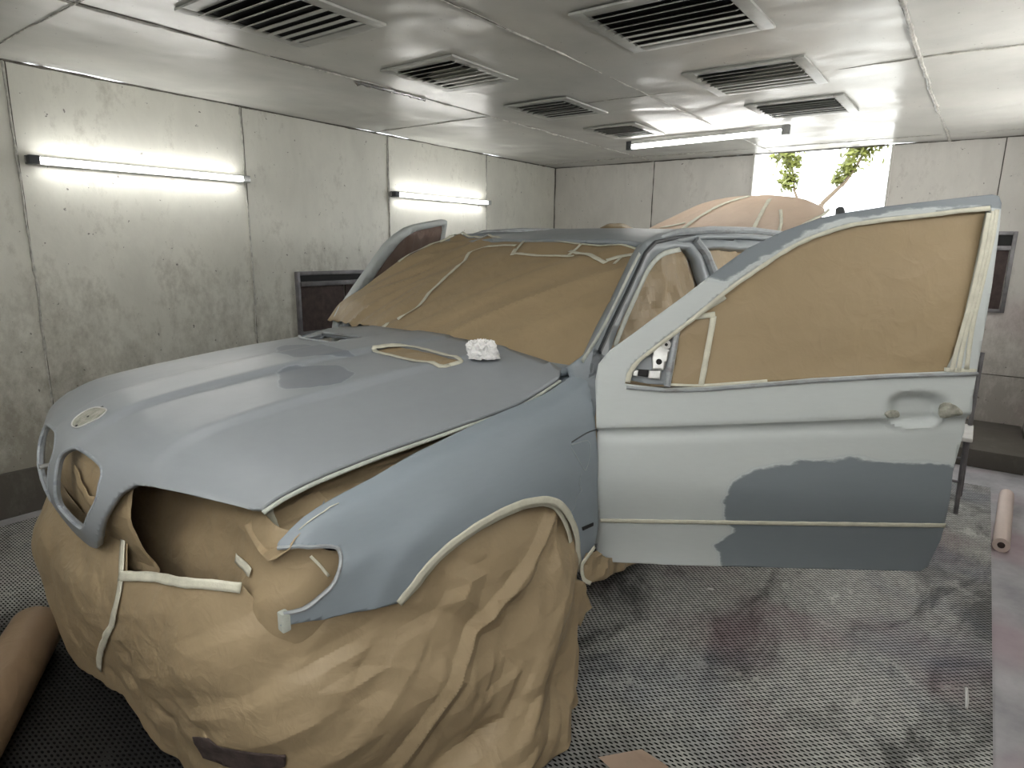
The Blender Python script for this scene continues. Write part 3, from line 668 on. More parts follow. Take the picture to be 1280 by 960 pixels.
paper_thing('masking_paper', 'brown paper filling the empty headlight opening on the far side', mirror(recess), [(2.0, .54), (8, .54), (8, .78), (6.6, .78), (5.5, .84), (4, .88), (2.0, .88)], 'kraft', (.08, .02), (-.6, 1, 0))
# ---- paper stuffed in the gap between bonnet and fender: x, b 0 inner..1 outer
def gap0(x, b):
    zb = bonnet(-.77, interp(x, [.26, .43, .60, .86, 1.12, 1.39], [7, 4, 3, 2, 1, 0])).z
    zf = interp(x, *FXT); y = -(.66+.155*b)
    return Vector((x, y, (zb-.050)*(1-b)+(zf-.016)*b-.018*math.sin(PI*b)-.03*sst(.45, .28, x)*(1-b)))
gapf = crumpled(gap0, 1.0, 2.4, 21, (0, -.5, 1), fade=lambda a, b: .25+.75*math.sin(PI*max(0, min(1, b))))
GP = paper_thing('masking_paper', 'crumpled brown paper stuffed in the gap between raised bonnet and fender', gapf, [(.27, 0), (1.24, 0), (1.24, .96), (.9, .97), (.6, .96), (.42, .97), (.34, .99), (.29, 1.08), (.26, .8)], 'kraft', (.012, .06), (0, -.5, 1))
ribbon('tape_strip', gapf, [(.325, .12), (.315, .35), (.305, .6)], .026, 'tape', GP, off=.006, out=(-.3, -1, .6), smoothn=4)
ribbon('tape_strip', gapf, [(.33, .93), (.38, .95), (.43, .96)], .022, 'tape', GP, off=.006, out=(0, -1, 1), smoothn=4)
sheet('fender_flange', lambda x, y: Vector((x, y, interp(x, *FXT)-.028-.05*(abs(y)-.78))), rect(1.16, 1.52, -.80, -.64), 'fender_primer', (.05, .05), thick=.01, out=(0, 0, 1), parent=CAR)
# ---- paper behind the two grille openings
def gr0(y, z): return Vector((interp(-z, [-.985, -.94, -.88, -.81, -.75, -.69, -.64], [.175, .125, .10, .088, .092, .11, .12])+.05*(abs(y)/.4)**2, y, z))
grf = crumpled(gr0, .8, 1.6, 31, (-1, 0, 0))
GR = paper_thing('masking_paper', 'brown paper seen through the two empty grille openings in the nose', grf, rect(-.36, .36, .60, .955), 'kraft', (.02, .02), (-1, 0, 0))
ribbon('tape_strip', lambda y, z: grf(y, z)+Vector((-.012, 0, 0)), [(-.03, .86), (-.12, .83), (-.19, .81), (-.28, .835)], .028, 'kraft_flat', GR, off=.0, out=(-1, 0, 0), smoothn=5)
bm = newbm(); add_tube(bm, [bonnet(.16, 8.9)+Vector((.03, 0, 0)), bonnet(.16, 8.9)+Vector((.0, 0, 0))], .008, 8); mesh_obj('grille_clip', bm, 'cast_metal', CAR)
# ---- cowl vent paper
ven0 = lambda a, b: bonnet(a, b)+Vector((0, 0, -.008))
VP = paper_thing('masking_paper', 'small strip of brown paper filling the left bonnet vent, edged with cream tape', crumpled(ven0, .25, 3, 5, (0, 0, 1)), [(-.10, .74), (-.45, .62), (-.47, 1.12), (-.12, 1.24)], 'kraft', (.015, .06), (0, 0, 1))
vloop = vl+[vl[0]]
for q0, q1 in ((0, 8), (8, 16), (16, 24)):
    seg = vloop[q0:q1+1]; ribbon('tape_strip', bonnet, seg, .020, 'tape', VP, off=.003, out=(0, 0, 1), smoothn=1)
# ---- windscreen paper: parameters y (across) , v 0 bottom..1 top
def ws0(y, v):
    a = abs(y); xb = 1.43+.03*(a/.7)**2; xt = 2.16+.0*a; zb = 1.098-.030*(a/.7)**2; zt = 1.532-.022*(a/.6)**2
    e = sst(.45, .75, y); return Vector((xb+(xt-xb)*v-.02*e, y, zb+(zt-zb)*v+.045*e*sst(0, .15, v)*sst(1.05, .8, v)+.035*math.sin(PI*max(0, min(1, v)))*(1-.5*(a/.7)**2)))
ws = crumpled(ws0, .45, 1.0, 41, (-.5, 0, 1), (1, 1, 1))
def ws_(y, v):
    P = ws(y, v); k = sst(.10, .50, y)
    d = P.y*1.2+P.x*1.0; P.z += .022*k*(1-2*abs(noise.noise(Vector((d*8, (P.x-P.y)*1.5, 4)))))
    return P
def wl(px, g=(0, .5)): return liftpoly(ws0, px, g)
wo = wl([(712, 459), (727, 447), (750, 414), (769, 376), (787, 336), (798, 312)], (-.7, .05)); wo2 = wl([(773, 306), (719, 303), (658, 299), (600, 299), (575, 299)], (-.4, .97)); 
wo3 = wl([(547, 309), (504, 330), (464, 356), (428, 381), (409, 404)], (.6, .9))
print('ws', [(round(a, 2), round(b, 2)) for a, b in wo+wo2+wo3])
wo = wo+wo2+wo3+wl([(450, 410), (504, 419), (575, 433), (647, 447)], (.5, .0))
WS = paper_thing('masking_paper', 'large sheet of brown paper covering the windscreen', ws_, wobbly(wo, 2, .004), 'kraft_flat', (.016, .022), (-.5, 0, 1))
def wtape(px, w=.018, g=(0, .8)): ribbon('tape_strip', ws_, wl(px, g), w, 'tape', WS, off=.006, out=(-.6, 0, 1), smoothn=4)
wtape([(497, 402), (520, 385), (550, 355), (578, 331), (587, 320), (605, 312), (630, 308), (645, 308)], .018, (.3, .3))
wtape([(473, 416), (486, 407)], .02, (.4, .05))
wtape([(645, 312), (640, 320)], .018); wtape([(640, 318), (680, 319), (717, 320)], .017)
wtape([(656, 301), (648, 311), (641, 320)], .015); wtape([(727, 304), (716, 314), (711, 318)], .015)
wtape([(712, 313), (735, 320), (757, 329)], .022, (-.3, .9)); wtape([(758, 326), (775, 321), (797, 317)], .020, (-.4, .9)); wtape([(768, 331), (776, 322)], .014, (-.45, .9))
wtape([(573, 298), (620, 298.5), (658, 300), (719, 304), (773, 308), (797, 313)], .012, (0, 1))
wtape([(500, 334), (520, 322), (545, 310), (573, 299)], .018, (.6, .9))
wtape([(716, 457), (730, 446), (752, 413), (771, 374), (789, 334), (799, 315)], .016, (-.7, .1))
# ---- door window paper
dw0 = lambda a, b: DL(a, b)-DL.NO*.018
def fadew(a, b): return 1
DWf = crumpled(dw0, .38, 1.0, 55, DL.NO, (1, 1, 1))
dpx = [(838, 484), (846, 440), (850, 408), (880, 384), (904, 364), (930, 345), (954, 329), (981, 311), (1008, 297), (1035, 287), (1062, 279), (1105, 272), (1153, 267), (1200, 261), (1238, 262), (1234, 300), (1224, 345), (1212, 385), (1200, 425), (1188, 466), (1120, 468), (1017, 474), (881, 486)]
DP = paper_thing('masking_paper', 'smooth brown paper filling the window of the open left front door', DWf, dl(dpx, (.2, 1.1)), 'kraft_flat', (.014, .014), DL.NO)
def dtp(px, w, g=(.3, 1.2), off=.006): ribbon('tape_strip', DWf, dl(px, g), w, 'tape', DP, off=off, out=DL.NO, smoothn=4)
dtp([(848, 400), (843, 440), (835, 483)], .018, (.15, 1.1)); dtp([(893, 396), (886, 435), (877, 483)], .018, (.2, 1.1))
dtp([(860, 396), (878, 396), (895, 394)], .018, (.2, 1.2)); dtp([(868, 394), (885, 385), (907, 371)], .018, (.2, 1.25))
dtp([(838, 482), (881, 483), (960, 477)], .008, (.2, 1.05))
# right door window paper
dr0 = lambda a, b: DR(a, b)-DR.NO*.018
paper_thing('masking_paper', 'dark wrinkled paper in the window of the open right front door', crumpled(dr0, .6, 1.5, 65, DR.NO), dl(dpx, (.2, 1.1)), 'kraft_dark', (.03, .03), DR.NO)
# ---- paper hung in the front and rear door openings
def ap(name_lab, outl, seed, sg, amp=1.0, fold=1):
    base = lambda x, z: Vector((x, -sg*green(x, max(z, 1.03)).y-sg*.055, z)) if False else Vector((x, sg*(abs(green(x, max(z, 1.03)).y)-.050), z))
    def f(x, z):
        P = crumpled(base, amp, 1.0, seed, (0, sg, 0))(x, z)
        P.y += sg*.022*fold*(1-2*abs(noise.noise(Vector((x*7+z*1.2+seed, z*.9, 1)))))-sg*.02
        return P
    return paper_thing('masking_paper', name_lab, f, outl, 'kraft', (.02, .03), (0, sg, 0))
ap('brown paper hanging in folds in the left front doorway behind the open door', [(1.50, .44), (2.60, .44), (2.63, 1.10), (2.56, 1.36), (2.53, 1.46), (2.46, 1.515), (2.2, 1.50), (2.03, 1.44), (1.85, 1.32), (1.62, 1.14), (1.48, 1.05)], 71, -1)
ap('brown paper in the left rear side window of the car', [(2.60, 1.06), (3.72, 1.06), (3.65, 1.51), (2.60, 1.52)], 72, -1)
ap('brown paper in the right front doorway of the car', [(1.50, .44), (2.60, .44), (2.63, 1.10), (2.56, 1.36), (2.53, 1.46), (2.46, 1.515), (2.2, 1.50), (2.03, 1.44), (1.85, 1.32), (1.62, 1.14), (1.48, 1.05)], 73, 1)
ap('brown paper in the right rear side window of the car', [(2.60, 1.06), (3.72, 1.06), (3.65, 1.51), (2.60, 1.52)], 74, 1)
# ---- small flap of paper and tape on the sill, torn tail hanging behind the wheel
sil0 = lambda x, z: Vector((x, -.93+.05*(z-.35)-.03*math.sin((x-1.2)*9), z))
def sl(px, g=(1.3, .4)): return liftpoly(sil0, px, g)
SP = paper_thing('masking_paper', 'small brown paper flap wrapped over the sill below the door hinge', crumpled(sil0, .9, 2.5, 81, (0, -1, 0)), wobbly(sl([(733, 692), (745, 687), (760, 697), (800, 702), (770, 718), (745, 728), (731, 730), (727, 712)]), 4, .006), 'kraft', (.02, .02), (0, -1, 0))
ribbon('tape_strip', sil0, sl([(741, 682), (731, 696), (725, 706), (727, 722), (736, 728)]), .014, 'tape', SP, off=.01, smoothn=4)
tl0 = lambda x, z: Vector((x, -.965-.10*(.45-z), z))
TP = paper_thing('masking_paper', 'narrow torn tail of brown paper hanging behind the front wheel', crumpled(tl0, .8, 2.2, 85, (0, -1, 0)), wobbly(liftpoly(tl0, [(718, 722), (732, 728), (737, 748), (741, 760), (734, 766), (727, 784), (719, 775), (716, 750)], (1.2, .4)), 3, .005), 'kraft', (.02, .02), (0, -1, 0))
# ---- raised tailgate glass wrapped in pale paper: y, v
def hat0(y, v):
    return Vector((4.14+.50*v, y, 1.572+(.10+.215*(1-(abs(y+.02)/.66)**2.6*.80))*max(0,v)**.8+.02*math.sin(PI*v)))
hatf = crumpled(hat0, .45, 1.3, 91, (-.5, 0, 1))
HT = paper_thing('masking_paper', 'pale pinkish brown paper wrapped over the raised tailgate glass', hatf, smooth2d([(-.60, 0), (-.30, .0), (.3, 0), (.64, 0), (.66, .3), (.62, .8), (.50, 1), (.2, 1.02), (-.2, 1.02), (-.52, 1), (-.60, .6)], 4), 'kraft_pale', (.025, .05), (-.5, 0, 1), thick=.03)
def hl(px, g=(0, .5)): return liftpoly(hat0, px, g)
def htape(pts, w): ribbon('tape_strip', hatf, pts, w, 'tape', HT, off=.006, out=(-.7, 0, 1), smoothn=3)
htape([(.34, 0), (.26, .3), (.14, .7), (.0, .98)], .035); htape([(-.18, .85), (-.22, .4), (-.235, 0)], .028); htape([(-.33, .5), (-.40, .2), (-.42, .0)], .022)
htape([(.62, .0), (.3, .0), (-.1, .0), (-.45, .0)], .022); htape([(-.585, .98), (-.60, .6), (-.56, .3), (-.50, 0)], .022); htape([(.52, .16), (.42, .2), (.33, .24)], .02)
bm = newbm(); add_tube(bm, [(4.28, -.62, 1.56), (4.45, -.66, 1.60), (4.62, -.67, 1.70), (4.68, -.64, 1.77)], [.03, .035, .04, .03], 8); add_tube(bm, [(4.3, -.66, 1.52), (4.6, -.70, 1.70)], .016, 8); tagit(mesh_obj('tailgate_hinge', bm, 'darkgrey', CAR))
bm = newbm(); add_tube(bm, [(4.16, -.60, 1.53), (4.40, -.68, 1.585), (4.80, -.76, 1.66)], [.02, .022, .012], 8); mesh_obj('tailgate_rail', bm, 'frame_primer', CAR)
# brown wrapped roof aerial
bm = newbm(); bmesh.ops.create_uvsphere(bm, u_segments=28, v_segments=18, radius=1)
for v in bm.verts: 
    n_ = 1+.18*noise.noise(v.co*2.2+Vector((5, 0, 0))); v.co = Vector((3.62+v.co.x*.14*n_, .53+v.co.y*.12*n_, 1.585+max(-.2, v.co.z)*.065*n_))
tagit(mesh_obj('masking_paper', bm, 'kraft', car=True), 'small brown paper lump on the roof left of the raised tailgate', 'masking paper')
# ---- white crumpled cloth on the bonnet
cb = lift(bonnet, (603, 449), (-.5, .7)); cp = bonnet(*cb); print('cloth', cp)
bm = newbm(); bmesh.ops.create_icosphere(bm, subdivisions=5, radius=1)
for v in bm.verts:
    q = v.co.copy(); r = 1+.28*noise.noise(q*1.4+Vector((3, 1, 2)))
    for s_, am in ((2.6, .22), (5.5, .12), (12, .05)): r += am*(1-2*abs(noise.noise(q*s_+Vector((s_, 0, 0)))))-am*.5
    fl_ = sst(-.1, -.45, q.z)*.22*(1+.8*noise.noise(Vector((math.atan2(q.y, q.x)*1.2, 0, 7))))
    v.co = Vector((q.x*.047*(r+fl_), q.y*.054*(r+fl_), max(.0015+.004*(1+noise.noise(q*4)), .028+q.z*.048*r)))+cp
tagit(mesh_obj('cleaning_cloth', bm, 'white_cloth', car=True), 'white crumpled wipe lying on the bonnet near the windscreen', 'cloth')
# ================================================================== THE ROOM (world axes are the room's)
X0, X1, YL, YR, H = -3.2, 5.84, 2.10, -2.42, 2.36
def rroom(name, bm, mat, kind='structure', **k):
    o = mesh_obj(name, bm, mat, sharp=40, **k); 
    if kind: o['kind'] = kind
    return o
def wavy_wall(bm, plane, a0, a1, z0, z1, da=.1, amp=.006, seed=0, nrm=1):
    na = max(1, int((a1-a0)/da)); nz = max(1, int((z1-z0)/da)); G = []
    for i in range(na+1):
        row = []
        for j in range(nz+1):
            a = a0+(a1-a0)*i/na; z = z0+(z1-z0)*j/nz; d = amp*noise.noise(Vector((a*1.4+seed, z*1.4, seed)))
            p = {'y': (a, plane+d, z), 'x': (plane+d, a, z), 'z': (a, z, plane+d)}[nrm]
            row.append(bm.verts.new(p))
        G.append(row)
    for i in range(na):
        for j in range(nz): bm.faces.new((G[i][j], G[i+1][j], G[i+1][j+1], G[i][j+1]))
bm = newbm(); wavy_wall(bm, YL, X0, X1+.02, 0, H, nrm='y'); o = rroom('wall_left', bm, 'wall_paint')
bm = newbm(); wavy_wall(bm, YR, X0, X1+.02, 0, H, seed=4, nrm='y'); rroom('wall_right', bm, 'wall_back')
bm = newbm(); wavy_wall(bm, X0, YR, YL, 0, H, seed=9, nrm='x'); rroom('wall_front', bm, 'wall_paint')
# back wall with the bright opening y -1.24..-0.12, z 1.15..ceiling
OY0, OY1, OZ0 = -1.235, -.125, 1.05
bm = newbm(); wavy_wall(bm, X1, OY1, YL, 0, H, seed=12, nrm='x'); wavy_wall(bm, X1, YR, OY0, 0, H, seed=12, nrm='x'); wavy_wall(bm, X1, OY0, OY1, 0, OZ0, seed=12, nrm='x')
rroom('wall_back', bm, 'wall_back')
bm = newbm(); wavy_wall(bm, H, X0, X1, YR, YL, .12, .010, 20, 'z'); rroom('ceiling', bm, 'ceiling_paint')
bm = newbm(); add_box(bm, (X0, YR, -.12), (X1, YL, 0)); rroom('floor', bm, 'concrete')
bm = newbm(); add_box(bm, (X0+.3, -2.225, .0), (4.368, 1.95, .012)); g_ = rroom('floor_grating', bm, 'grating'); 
for q in ((4.83, 5.84, YR+.01, YL-.01),):
    bm = newbm(); add_box(bm, (q[0], q[2], 0), (q[1]-.01, q[3], .13), .01); rroom('trim_1', bm, 'kerb_paint')
bm = newbm(); add_box(bm, (X0, YL-.035, .0), (4.83, YL-.001, .25), .01); rroom('baseboard_left', bm, 'kerb_paint')
# caulked seams between wall and ceiling panels
def seam(name, pts, r=.006, mat='wall_paint', seed=0):
    out = []
    for i in range(len(pts)-1):
        a, b = Vector(pts[i]), Vector(pts[i+1]); n = max(2, int((b-a).length/.04))
        out += [a.lerp(b, k/n)+noise.noise_vector(a.lerp(b, k/n)*6+Vector((seed, 0, 0)))*.006 for k in range(n)]
    out.append(Vector(pts[-1])); bm = newbm()
    add_tube(bm, out, [r*(.55+.9*abs(noise.noise(p*14))+(.5 if random.random() < .12 else 0)) for p in out], 6)
    return rroom(name, bm, mat)
simple('caulk', (.60, .59, .54), .45, 0, 30, .55, .4); simple('caulk_dark', (.16, .15, .13), .9, 0, 30, .5, 0, .1)
def gapline(name, pts, w=.004):
    out = []
    for i in range(len(pts)-1):
        a, b = Vector(pts[i]), Vector(pts[i+1]); n = max(2, int((b-a).length/.05)); out += [a.lerp(b, k/n)+noise.noise_vector(a.lerp(b, k/n)*5)*.003 for k in range(n)]
    out.append(Vector(pts[-1])); bm = newbm(); add_tube(bm, out, [w*(.5+1.0*abs(noise.noise(p*11))) for p in out], 5); return rroom(name, bm, 'caulk_dark')
k = 2
for x in (-1.88, -.58, .70, 1.975, 3.27, 4.57):
    seam('trim_%d' % k, [(x, YL-.004, .25), (x+.01, YL-.004, 1.2), (x, YL-.004, H)], .006, 'caulk', x); k += 1
    gapline('trim_%d' % k, [(x+.009, YL-.003, .25), (x+.012, YL-.003, H)], .0035); k += 1
for y in (.89, -.36 if False else .0, -2.0):
    if y in (.89, -2.0): gapline('trim_%d' % k, [(X1-.003, y, .13), (X1-.003, y, H)], .006); k += 1
gapline('trim_%d' % k, [(X1-.006, YL-.006, .1), (X1-.006, YL-.006, H)], .010); k += 1
gapline('trim_%d' % k, [(X0, YL-.004, H-.004), (X1, YL-.004, H-.004)], .009); k += 1
gapline('trim_%d' % k, [(X1-.004, YR, H-.004), (X1-.004, YL, H-.004)], .009); k += 1
gapline('trim_%d' % k, [(X1-.004, YR, .52), (X1-.004, OY0, .52)], .005); k += 1
for y, r in ((.895, .006), (-.285, .0065), (-1.635, .011)):
    seam('trim_%d' % k, [(X0, y, H-.002), (.6, y+.03, H-.002), (2.2, y, H-.002), (4, y+.01, H-.002), (X1, y, H-.002)], r, 'caulk', y); k += 1
    gapline('trim_%d' % k, [(X0, y+.008, H-.001), (X1, y+.008, H-.001)], .002); k += 1
for x, ya, yb in ((.60, YL, .9), (.60, .9, -1.6), (3.12, YL, .9), (3.12, .5, -2.4), (5.5, YL, YR)):
    seam('trim_%d' % k, [(x, ya, H-.002), (x, yb, H-.002)], .004, 'caulk', x*3+ya); k += 1
    gapline('trim_%d' % k, [(x+.006, ya, H-.001), (x+.006, yb, H-.001)], .002); k += 1
out_ = []
for q in range(24):
    x_ = 1.96+.52*q/23; out_.append(Vector((x_, .935-.03*q/23+.006*math.sin(q*2.1), H-.004-.004*abs(math.sin(q*1.3)))))
bm = newbm(); add_tube(bm, out_, [.006+.016*abs(noise.noise(p*25)) for p in out_], 7); rroom('trim_%d' % k, bm, 'foil'); k += 1
# opening frame
bm = newbm()
for lo, hi in (((X1-.02, OY0-.02, OZ0), (X1+.10, OY0, H)), ((X1-.02, OY1, OZ0), (X1+.10, OY1+.02, H)), ((X1-.02, OY0, OZ0-.02), (X1+.10, OY1, OZ0))): add_box(bm, lo, hi, .003)
rroom('window_1', bm, 'wall_back')
# ---- ceiling vents
def vent(name, x0, x1, y0, y1, label, blades=7, tilt=1):
    e = empty(name, ((x0+x1)/2, (y0+y1)/2, H), 0, label, 'air vent', 'louvred vents in the ceiling')
    def T(o): o.parent = e; o.location = (0, 0, 0); return o
    cx, cy, hx, hy = (x0+x1)/2, (y0+y1)/2, (x1-x0)/2, (y1-y0)/2; w = .038
    bm = newbm()
    for lo, hi in (((-hx-.02, -hy-.02, -.011), (hx+.02, -hy+w, .0)), ((-hx-.02, hy-w, -.011), (hx+.02, hy+.02, .0)), ((-hx-.02, -hy+w, -.011), (-hx+w, hy-w, 0)), ((hx-w, -hy+w, -.011), (hx+.02, hy-w, 0))): add_box(bm, lo, hi, .004)
    T(mesh_obj('frame', bm, 'vent_paint'))
    bm = newbm(); add_box(bm, (-hx+w-.01, -hy+w-.01, -.0025), (hx-w+.01, hy-w+.01, -.0005)); T(mesh_obj('duct_back', bm, 'dark'))
    n = blades; pit = (2*hx-2*w)/n
    for i in range(n):
        x = -hx+w+pit*(i+.5); bm = newbm(); ang = math.radians(-24 if i < n*.5 else -8); fr = .43 if i < n*.5 else .27
        add_box(bm, (-pit*fr, -hy+w, -.0012), (pit*fr, hy-w, .0012), 0, Matrix.Translation((x, 0, -.011)) @ Matrix.Rotation(ang, 4, 'Y'))
        T(mesh_obj('louvre', bm, 'vent_paint'))
    return e
vent('ceiling_vent', .86, 1.40, .11, .63, 'left-row ceiling vent nearest the viewer, at the top left', 8)
vent('ceiling_vent', 1.90, 2.39, .165, .62, 'second vent of the left ceiling row, beside a bright reflection')
vent('ceiling_vent', 2.92, 3.41, .165, .60, 'third vent of the left ceiling row')
vent('ceiling_vent', 3.86, 4.35, .17, .56, 'left-row ceiling vent half behind the hanging tube lamp')
vent('ceiling_vent', 1.75, 2.29, -1.18, -.60, 'largest right-row ceiling vent, at the top edge of the photo')
vent('ceiling_vent', 2.80, 3.33, -1.185, -.635, 'middle vent of the right ceiling row')
vent('ceiling_vent', 3.70, 4.20, -1.20, -.68, 'farthest right-row ceiling vent above the tube lamp')
# ---- tube lamps
def lamp(name, a, b, nrm, label, n=1):
    a, b, nrm = Vector(a), Vector(b), Vector(nrm); c = (a+b)/2; e = empty(name, c, 0, label, 'tube lamp', 'fluorescent tube lamps'); d = (b-a).normalized(); Lh = (b-a).length/2; s = d.cross(nrm)
    mtx = Matrix((( d.x, s.x, nrm.x, 0), (d.y, s.y, nrm.y, 0), (d.z, s.z, nrm.z, 0), (0, 0, 0, 1)))
    hw = .02 if n == 1 else .06
    bm = newbm(); add_box(bm, (-Lh, -hw, 0), (Lh, hw, .028), .004, mtx); mesh_obj('batten', bm, 'white_plastic', e)
    for off in ((0,) if n == 1 else (-.035, .035)):
        bm = newbm(); add_tube(bm, [mtx @ Vector((-Lh+.05, off, .046)), mtx @ Vector((Lh-.05, off, .046))], .015 if n == 1 else .024, 12); mesh_obj('tube', bm, 'tube_glow', e)
    for q in (-1, 1):
        bm = newbm(); add_box(bm, (q*Lh-.025-q*.025, -hw-.002, 0), (q*Lh+.025-q*.025, hw+.002, .068), .005, mtx); mesh_obj('end_cap', bm, 'darkgrey' if q*1 < 0 else 'steel', e)
lamp('tube_lamp', (.735, YL-.006, 1.885), (1.975, YL-.006, 1.893), (0, -1, 0), 'long glowing tube lamp on the left wall nearest the viewer')
lamp('tube_lamp', (3.285, YL-.006, 1.893), (4.575, YL-.006, 1.898), (0, -1, 0), 'smaller looking glowing tube lamp near the back of the left wall')
lamp('tube_lamp', (4.53, .55, H-.012), (4.42, -.76, H-.012), (0, 0, -1), 'glowing tube lamp hung under the ceiling before the opening')
lamp('tube_lamp', (.20, .15, H-.012), (.20, -1.15, H-.012), (0, 0, -1), 'added unseen fill lamp under the ceiling above the nose of the car')  # from here on: lamps out of view, added as fill light
lamp('tube_lamp', (-.75, -.95, H-.012), (-.75, -2.25, H-.012), (0, 0, -1), 'added unseen twin fill lamp under the ceiling above the viewer', 2)
lamp('tube_lamp', (-1.6, .2, H-.012), (-1.6, -1.1, H-.012), (0, 0, -1), 'added unseen twin fill lamp under the ceiling behind the viewer, nearer the left wall', 2)
lamp('tube_lamp', (-1.6, -1.1, H-.012), (-1.6, -2.3, H-.012), (0, 0, -1), 'added unseen twin fill lamp under the ceiling behind the viewer, nearer the right wall', 2)
lamp('tube_lamp', (-1.85, YR+.006, 1.86), (-.61, YR+.006, 1.86), (0, 1, 0), 'added unseen twin fill lamp on the right wall behind the viewer', 2)  # right-wall lamps, also unseen and added to brighten the room
lamp('tube_lamp', (.735, YR+.006, 1.86), (1.975, YR+.006, 1.86), (0, 1, 0), 'added unseen fill lamp on the right wall beside the open door')
lamp('tube_lamp', (2.4, YR+.006, 1.86), (3.64, YR+.006, 1.86), (0, 1, 0), 'added unseen twin fill lamp on the right wall behind the open door', 2)
lamp('tube_lamp', (3.9, YR+.006, 1.86), (5.1, YR+.006, 1.86), (0, 1, 0), 'added unseen twin fill lamp on the right wall close to the back corner', 2)
# ---- exhaust filter boxes in the walls
def filterbox(loc, rz, w, h, label, cols=3, deep=.03):
    e = empty('exhaust_filter', loc, rz, label, 'filter')
    bm = newbm(); t = .028
    for lo, hi in (((0, -deep, 0), (t, 0, h)), ((w-t, -deep, 0), (w, 0, h)), ((t, -deep, h-t), (w-t, 0, h)), ((t, -deep, 0), (w-t, 0, t)), ((t, -deep-.012, h*.77), (w-t, 0, h*.77+.035))): add_box(bm, lo, hi, .003)
    mesh_obj('frame', bm, 'frame_steel', e)
    bm = newbm(); add_box(bm, (t, -.010, h*.77+.035), (w-t, -.002, h-t)); mesh_obj('upper_slot', bm, 'dark', e)
    cw = (w-2*t)/cols
    for i in range(cols):
        bm = newbm(); add_box(bm, (t+cw*i+.008, -.020, t), (t+cw*(i+1)-.008, -.004, h*.77), .004); mesh_obj('filter_pad', bm, 'brown_filter', e)
filterbox((2.32, YL-.003, .80), 0, 1.30, .475, 'dark framed exhaust filter in the left wall behind the bonnet')
filterbox((X1-.003, -1.75, 1.02), -PI/2, .42, .63, 'dark framed exhaust filter in the back wall right of the open door', 1)
# ---- chair behind the door
ch = empty('metal_chair', (3.93, -1.87, 0), 0, 'metal chair with a pale seat standing behind the open left front door', 'chair')
def T2(nm, pts, r, mat='steel'): 
    bm = newbm(); add_tube(bm, pts, r, 8); return mesh_obj(nm, bm, mat, ch)
for sy in (-1, 1):
    T2('leg', [(-.20, sy*.19, .012), (-.17, sy*.18, .44)], .012, 'frame_steel'); T2('leg', [(.15, sy*.20, .012), (.14, sy*.19, .44), (.22, sy*.19, .90)], .012, 'frame_steel')
T2('stretcher', [(-.19, -.185, .2), (-.19, .185, .2)], .008, 'frame_steel'); T2('stretcher', [(.145, -.19, .25), (.145, .19, .25)], .008, 'frame_steel')
bm = newbm(); add_box(bm, (-.20, -.21, .44), (.17, .21, .465), .008); mesh_obj('seat', bm, 'white_plastic', ch)
bm = newbm(); add_box(bm, (.205, -.185, .72), (.222, .185, .88), .006); mesh_obj('backrest', bm, 'darkgrey', ch)
# ---- paper rolls, scrap, bits
def rollobj(a, b, r, mat, label, car=False):
    a, b = Vector(a), Vector(b); d = (b-a).normalized(); e = empty('paper_roll', (0, 0, 0), -PSI if car else 0, label, 'paper roll')
    bm = newbm(); u_ = d.orthogonal().normalized(); v_ = d.cross(u_); seg = 32; rr = []
    for P, rad in ((a, r*.45), (a, r), (a.lerp(b, .5), r*1.01), (b, r), (b, r*.45)): rr.append([bm.verts.new(P+(u_*math.cos(2*PI*k/seg)+v_*math.sin(2*PI*k/seg))*rad) for k in range(seg)])
    for i in range(len(rr)-1):
        for k in range(seg): bm.faces.new((rr[i][k], rr[i][(k+1) % seg], rr[i+1][(k+1) % seg], rr[i+1][k]))
    bmesh.ops.recalc_face_normals(bm, faces=bm.faces); mesh_obj('paper', bm, mat, e)
    bm = newbm(); add_tube(bm, [a+d*.002, b-d*.002], r*.44, 20); mesh_obj('core', bm, 'brown_filter', e)
rollobj((3.32, -2.262, .037), (4.20, -2.300, .037), .037, 'pink_paper', 'slim pale pink paper roll lying on the floor by the right wall')
rollobj((.04, .60, .100), (-.36, -.20, .100),   .086, 'kraft_roll', 'thick roll of brown paper lying on the dark grating at lower left', car=True)
bm = newbm(); v = [bm.verts.new(p) for p in ((.99, -1.33, .018), (1.02, -1.19, .018), (1.13, -1.27, .022), (1.13, -1.36, .018))]
bm.faces.new(v); bmesh.ops.solidify(bm, geom=bm.faces[:], thickness=.0015); tagit(mesh_obj('paper_scrap', bm, 'kraft_pale', car=True), 'small brown paper scrap on the grating at the lower edge', 'scrap')
bm = newbm(); add_tube(bm, [(1.81, -2.155, .018), (1.86, -2.155, .018), (1.93, -2.152, .018)], [.004, .006, .005], 8); tagit(mesh_obj('metal_bolt', bm, 'white_plastic'), 'small pale bolt lying near the right edge of the grating', 'bolt')
bm = newbm(); add_box(bm, (2.02, -1.235, .013), (2.04, -1.21, .017), .001); tagit(mesh_obj('tape_scrap', bm, 'white_plastic'), 'tiny white scrap on the middle of the grating', 'scrap')
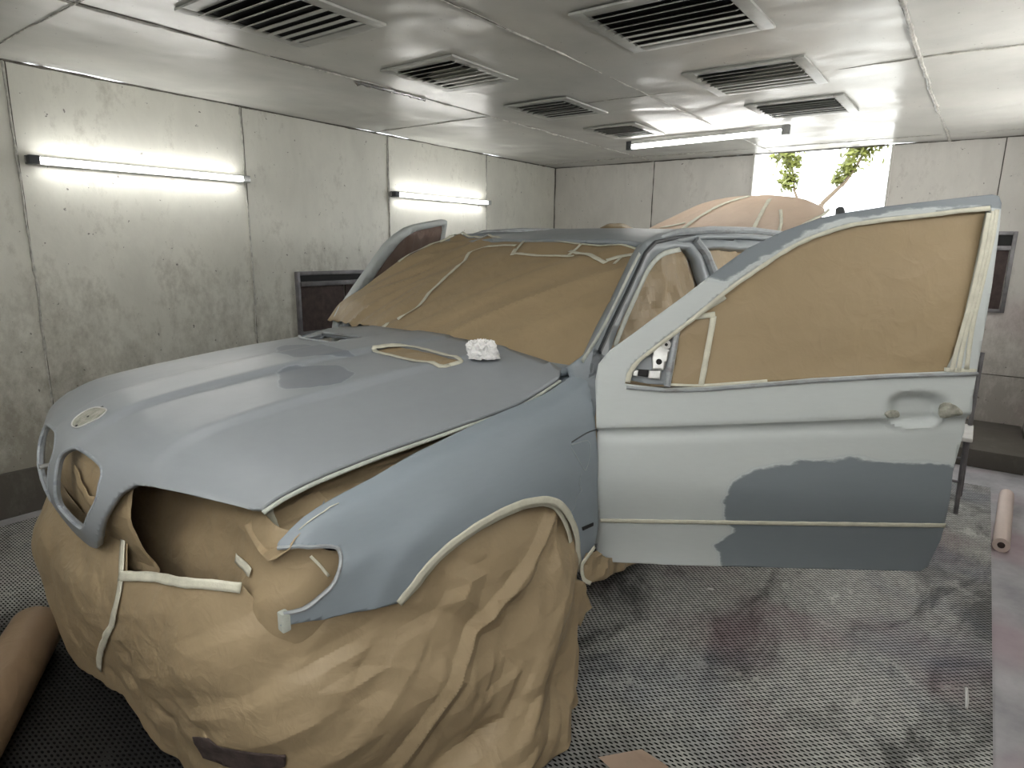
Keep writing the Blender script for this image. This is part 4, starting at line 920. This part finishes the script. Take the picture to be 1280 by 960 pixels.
# ---- outside: ground and a tree seen through the opening
bm = newbm(); add_box(bm, (X1+.2, -12, -.3), (30, 12, -.1)); add_box(bm, (-20, -12, -.3), (X0-.1, 12, -.1)); rroom('ground', bm, 'ground')
tr = empty('tree', (10.5, .25, -.1), 0, 'leafy yellow-green tree outside the bright opening', 'tree')
bm = newbm(); add_tube(bm, [(0, 0, 0), (0, .05, 1.6), (.1, -.05, 2.3)], [.10, .07, .04], 10); add_tube(bm, [(.1, -.05, 2.3), (.1, -.35, 2.62), (.1, -.48, 2.85), (.1, -.62, 3.2)], [.035, .026, .02, .012], 8); add_tube(bm, [(0, .03, 1.8), (0, .35, 2.5), (0, .48, 3.2)], [.03, .018, .01], 8); mesh_obj('trunk', bm, 'bark', tr)
bm = newbm()
for cx, cy, cz, rad, n in ((0, .55, 3.10, .17, 130), (0, .42, 2.92, .10, 50), (0, .45, 2.66, .11, 90), (.1, -.50, 3.08, .17, 120), (.1, -.66, 3.2, .14, 80), (.1, -.35, 2.80, .10, 60), (.1, -.22, 2.66, .07, 30), (0, -.9, 3.4, .2, 90), (0, .9, 3.5, .2, 90), (0, 0, 3.6, .3, 120)):
    for i in range(n*2):
        p = Vector((cx, cy, cz))+Vector((random.gauss(0, 1), random.gauss(0, 1), random.gauss(0, 1)))*rad*.6; d1 = Vector((random.gauss(0, 1), random.gauss(0, 1), random.gauss(0, 1))).normalized(); d2 = d1.orthogonal().normalized(); l = random.uniform(.04, .08)
        bm.faces.new([bm.verts.new(q) for q in (p-d1*l, p+d2*l*.45, p+d1*l, p-d2*l*.45)])
tagit(mesh_obj('foliage', bm, 'leaf', tr), kind='stuff')
# ---- light: sky outside
w = bpy.data.worlds.new('sky'); bpy.context.scene.world = w; w.use_nodes = True
bg = w.node_tree.nodes['Background']; bg.inputs[0].default_value = (.93, .97, 1, 1); bg.inputs[1].default_value = .9
EXPO = 3.05
cam = bpy.data.cameras.new('camera'); co_ = bpy.data.objects.new('camera', cam); C.objects.link(co_)
cam.sensor_width = 36; cam.sensor_fit = 'HORIZONTAL'; cam.lens = F_PX/1280*36; cam.clip_start = .02
R = Matrix.Rotation(-PSI, 4, 'Z')
m = Matrix((( RT.x, UP.x, -fw.x, CAM.x), (RT.y, UP.y, -fw.y, CAM.y), (RT.z, UP.z, -fw.z, CAM.z), (0, 0, 0, 1)))
co_.matrix_world = R @ m
sc = bpy.context.scene; sc.camera = co_
sc.view_settings.view_transform = 'Standard'; sc.view_settings.look = 'None'; sc.view_settings.gamma = 1; sc.view_settings.use_curve_mapping = False
sc.view_settings.exposure = EXPO
sc.cycles.max_bounces = 10; sc.cycles.diffuse_bounces = 8; sc.cycles.glossy_bounces = 4; sc.cycles.sample_clamp_indirect = 6
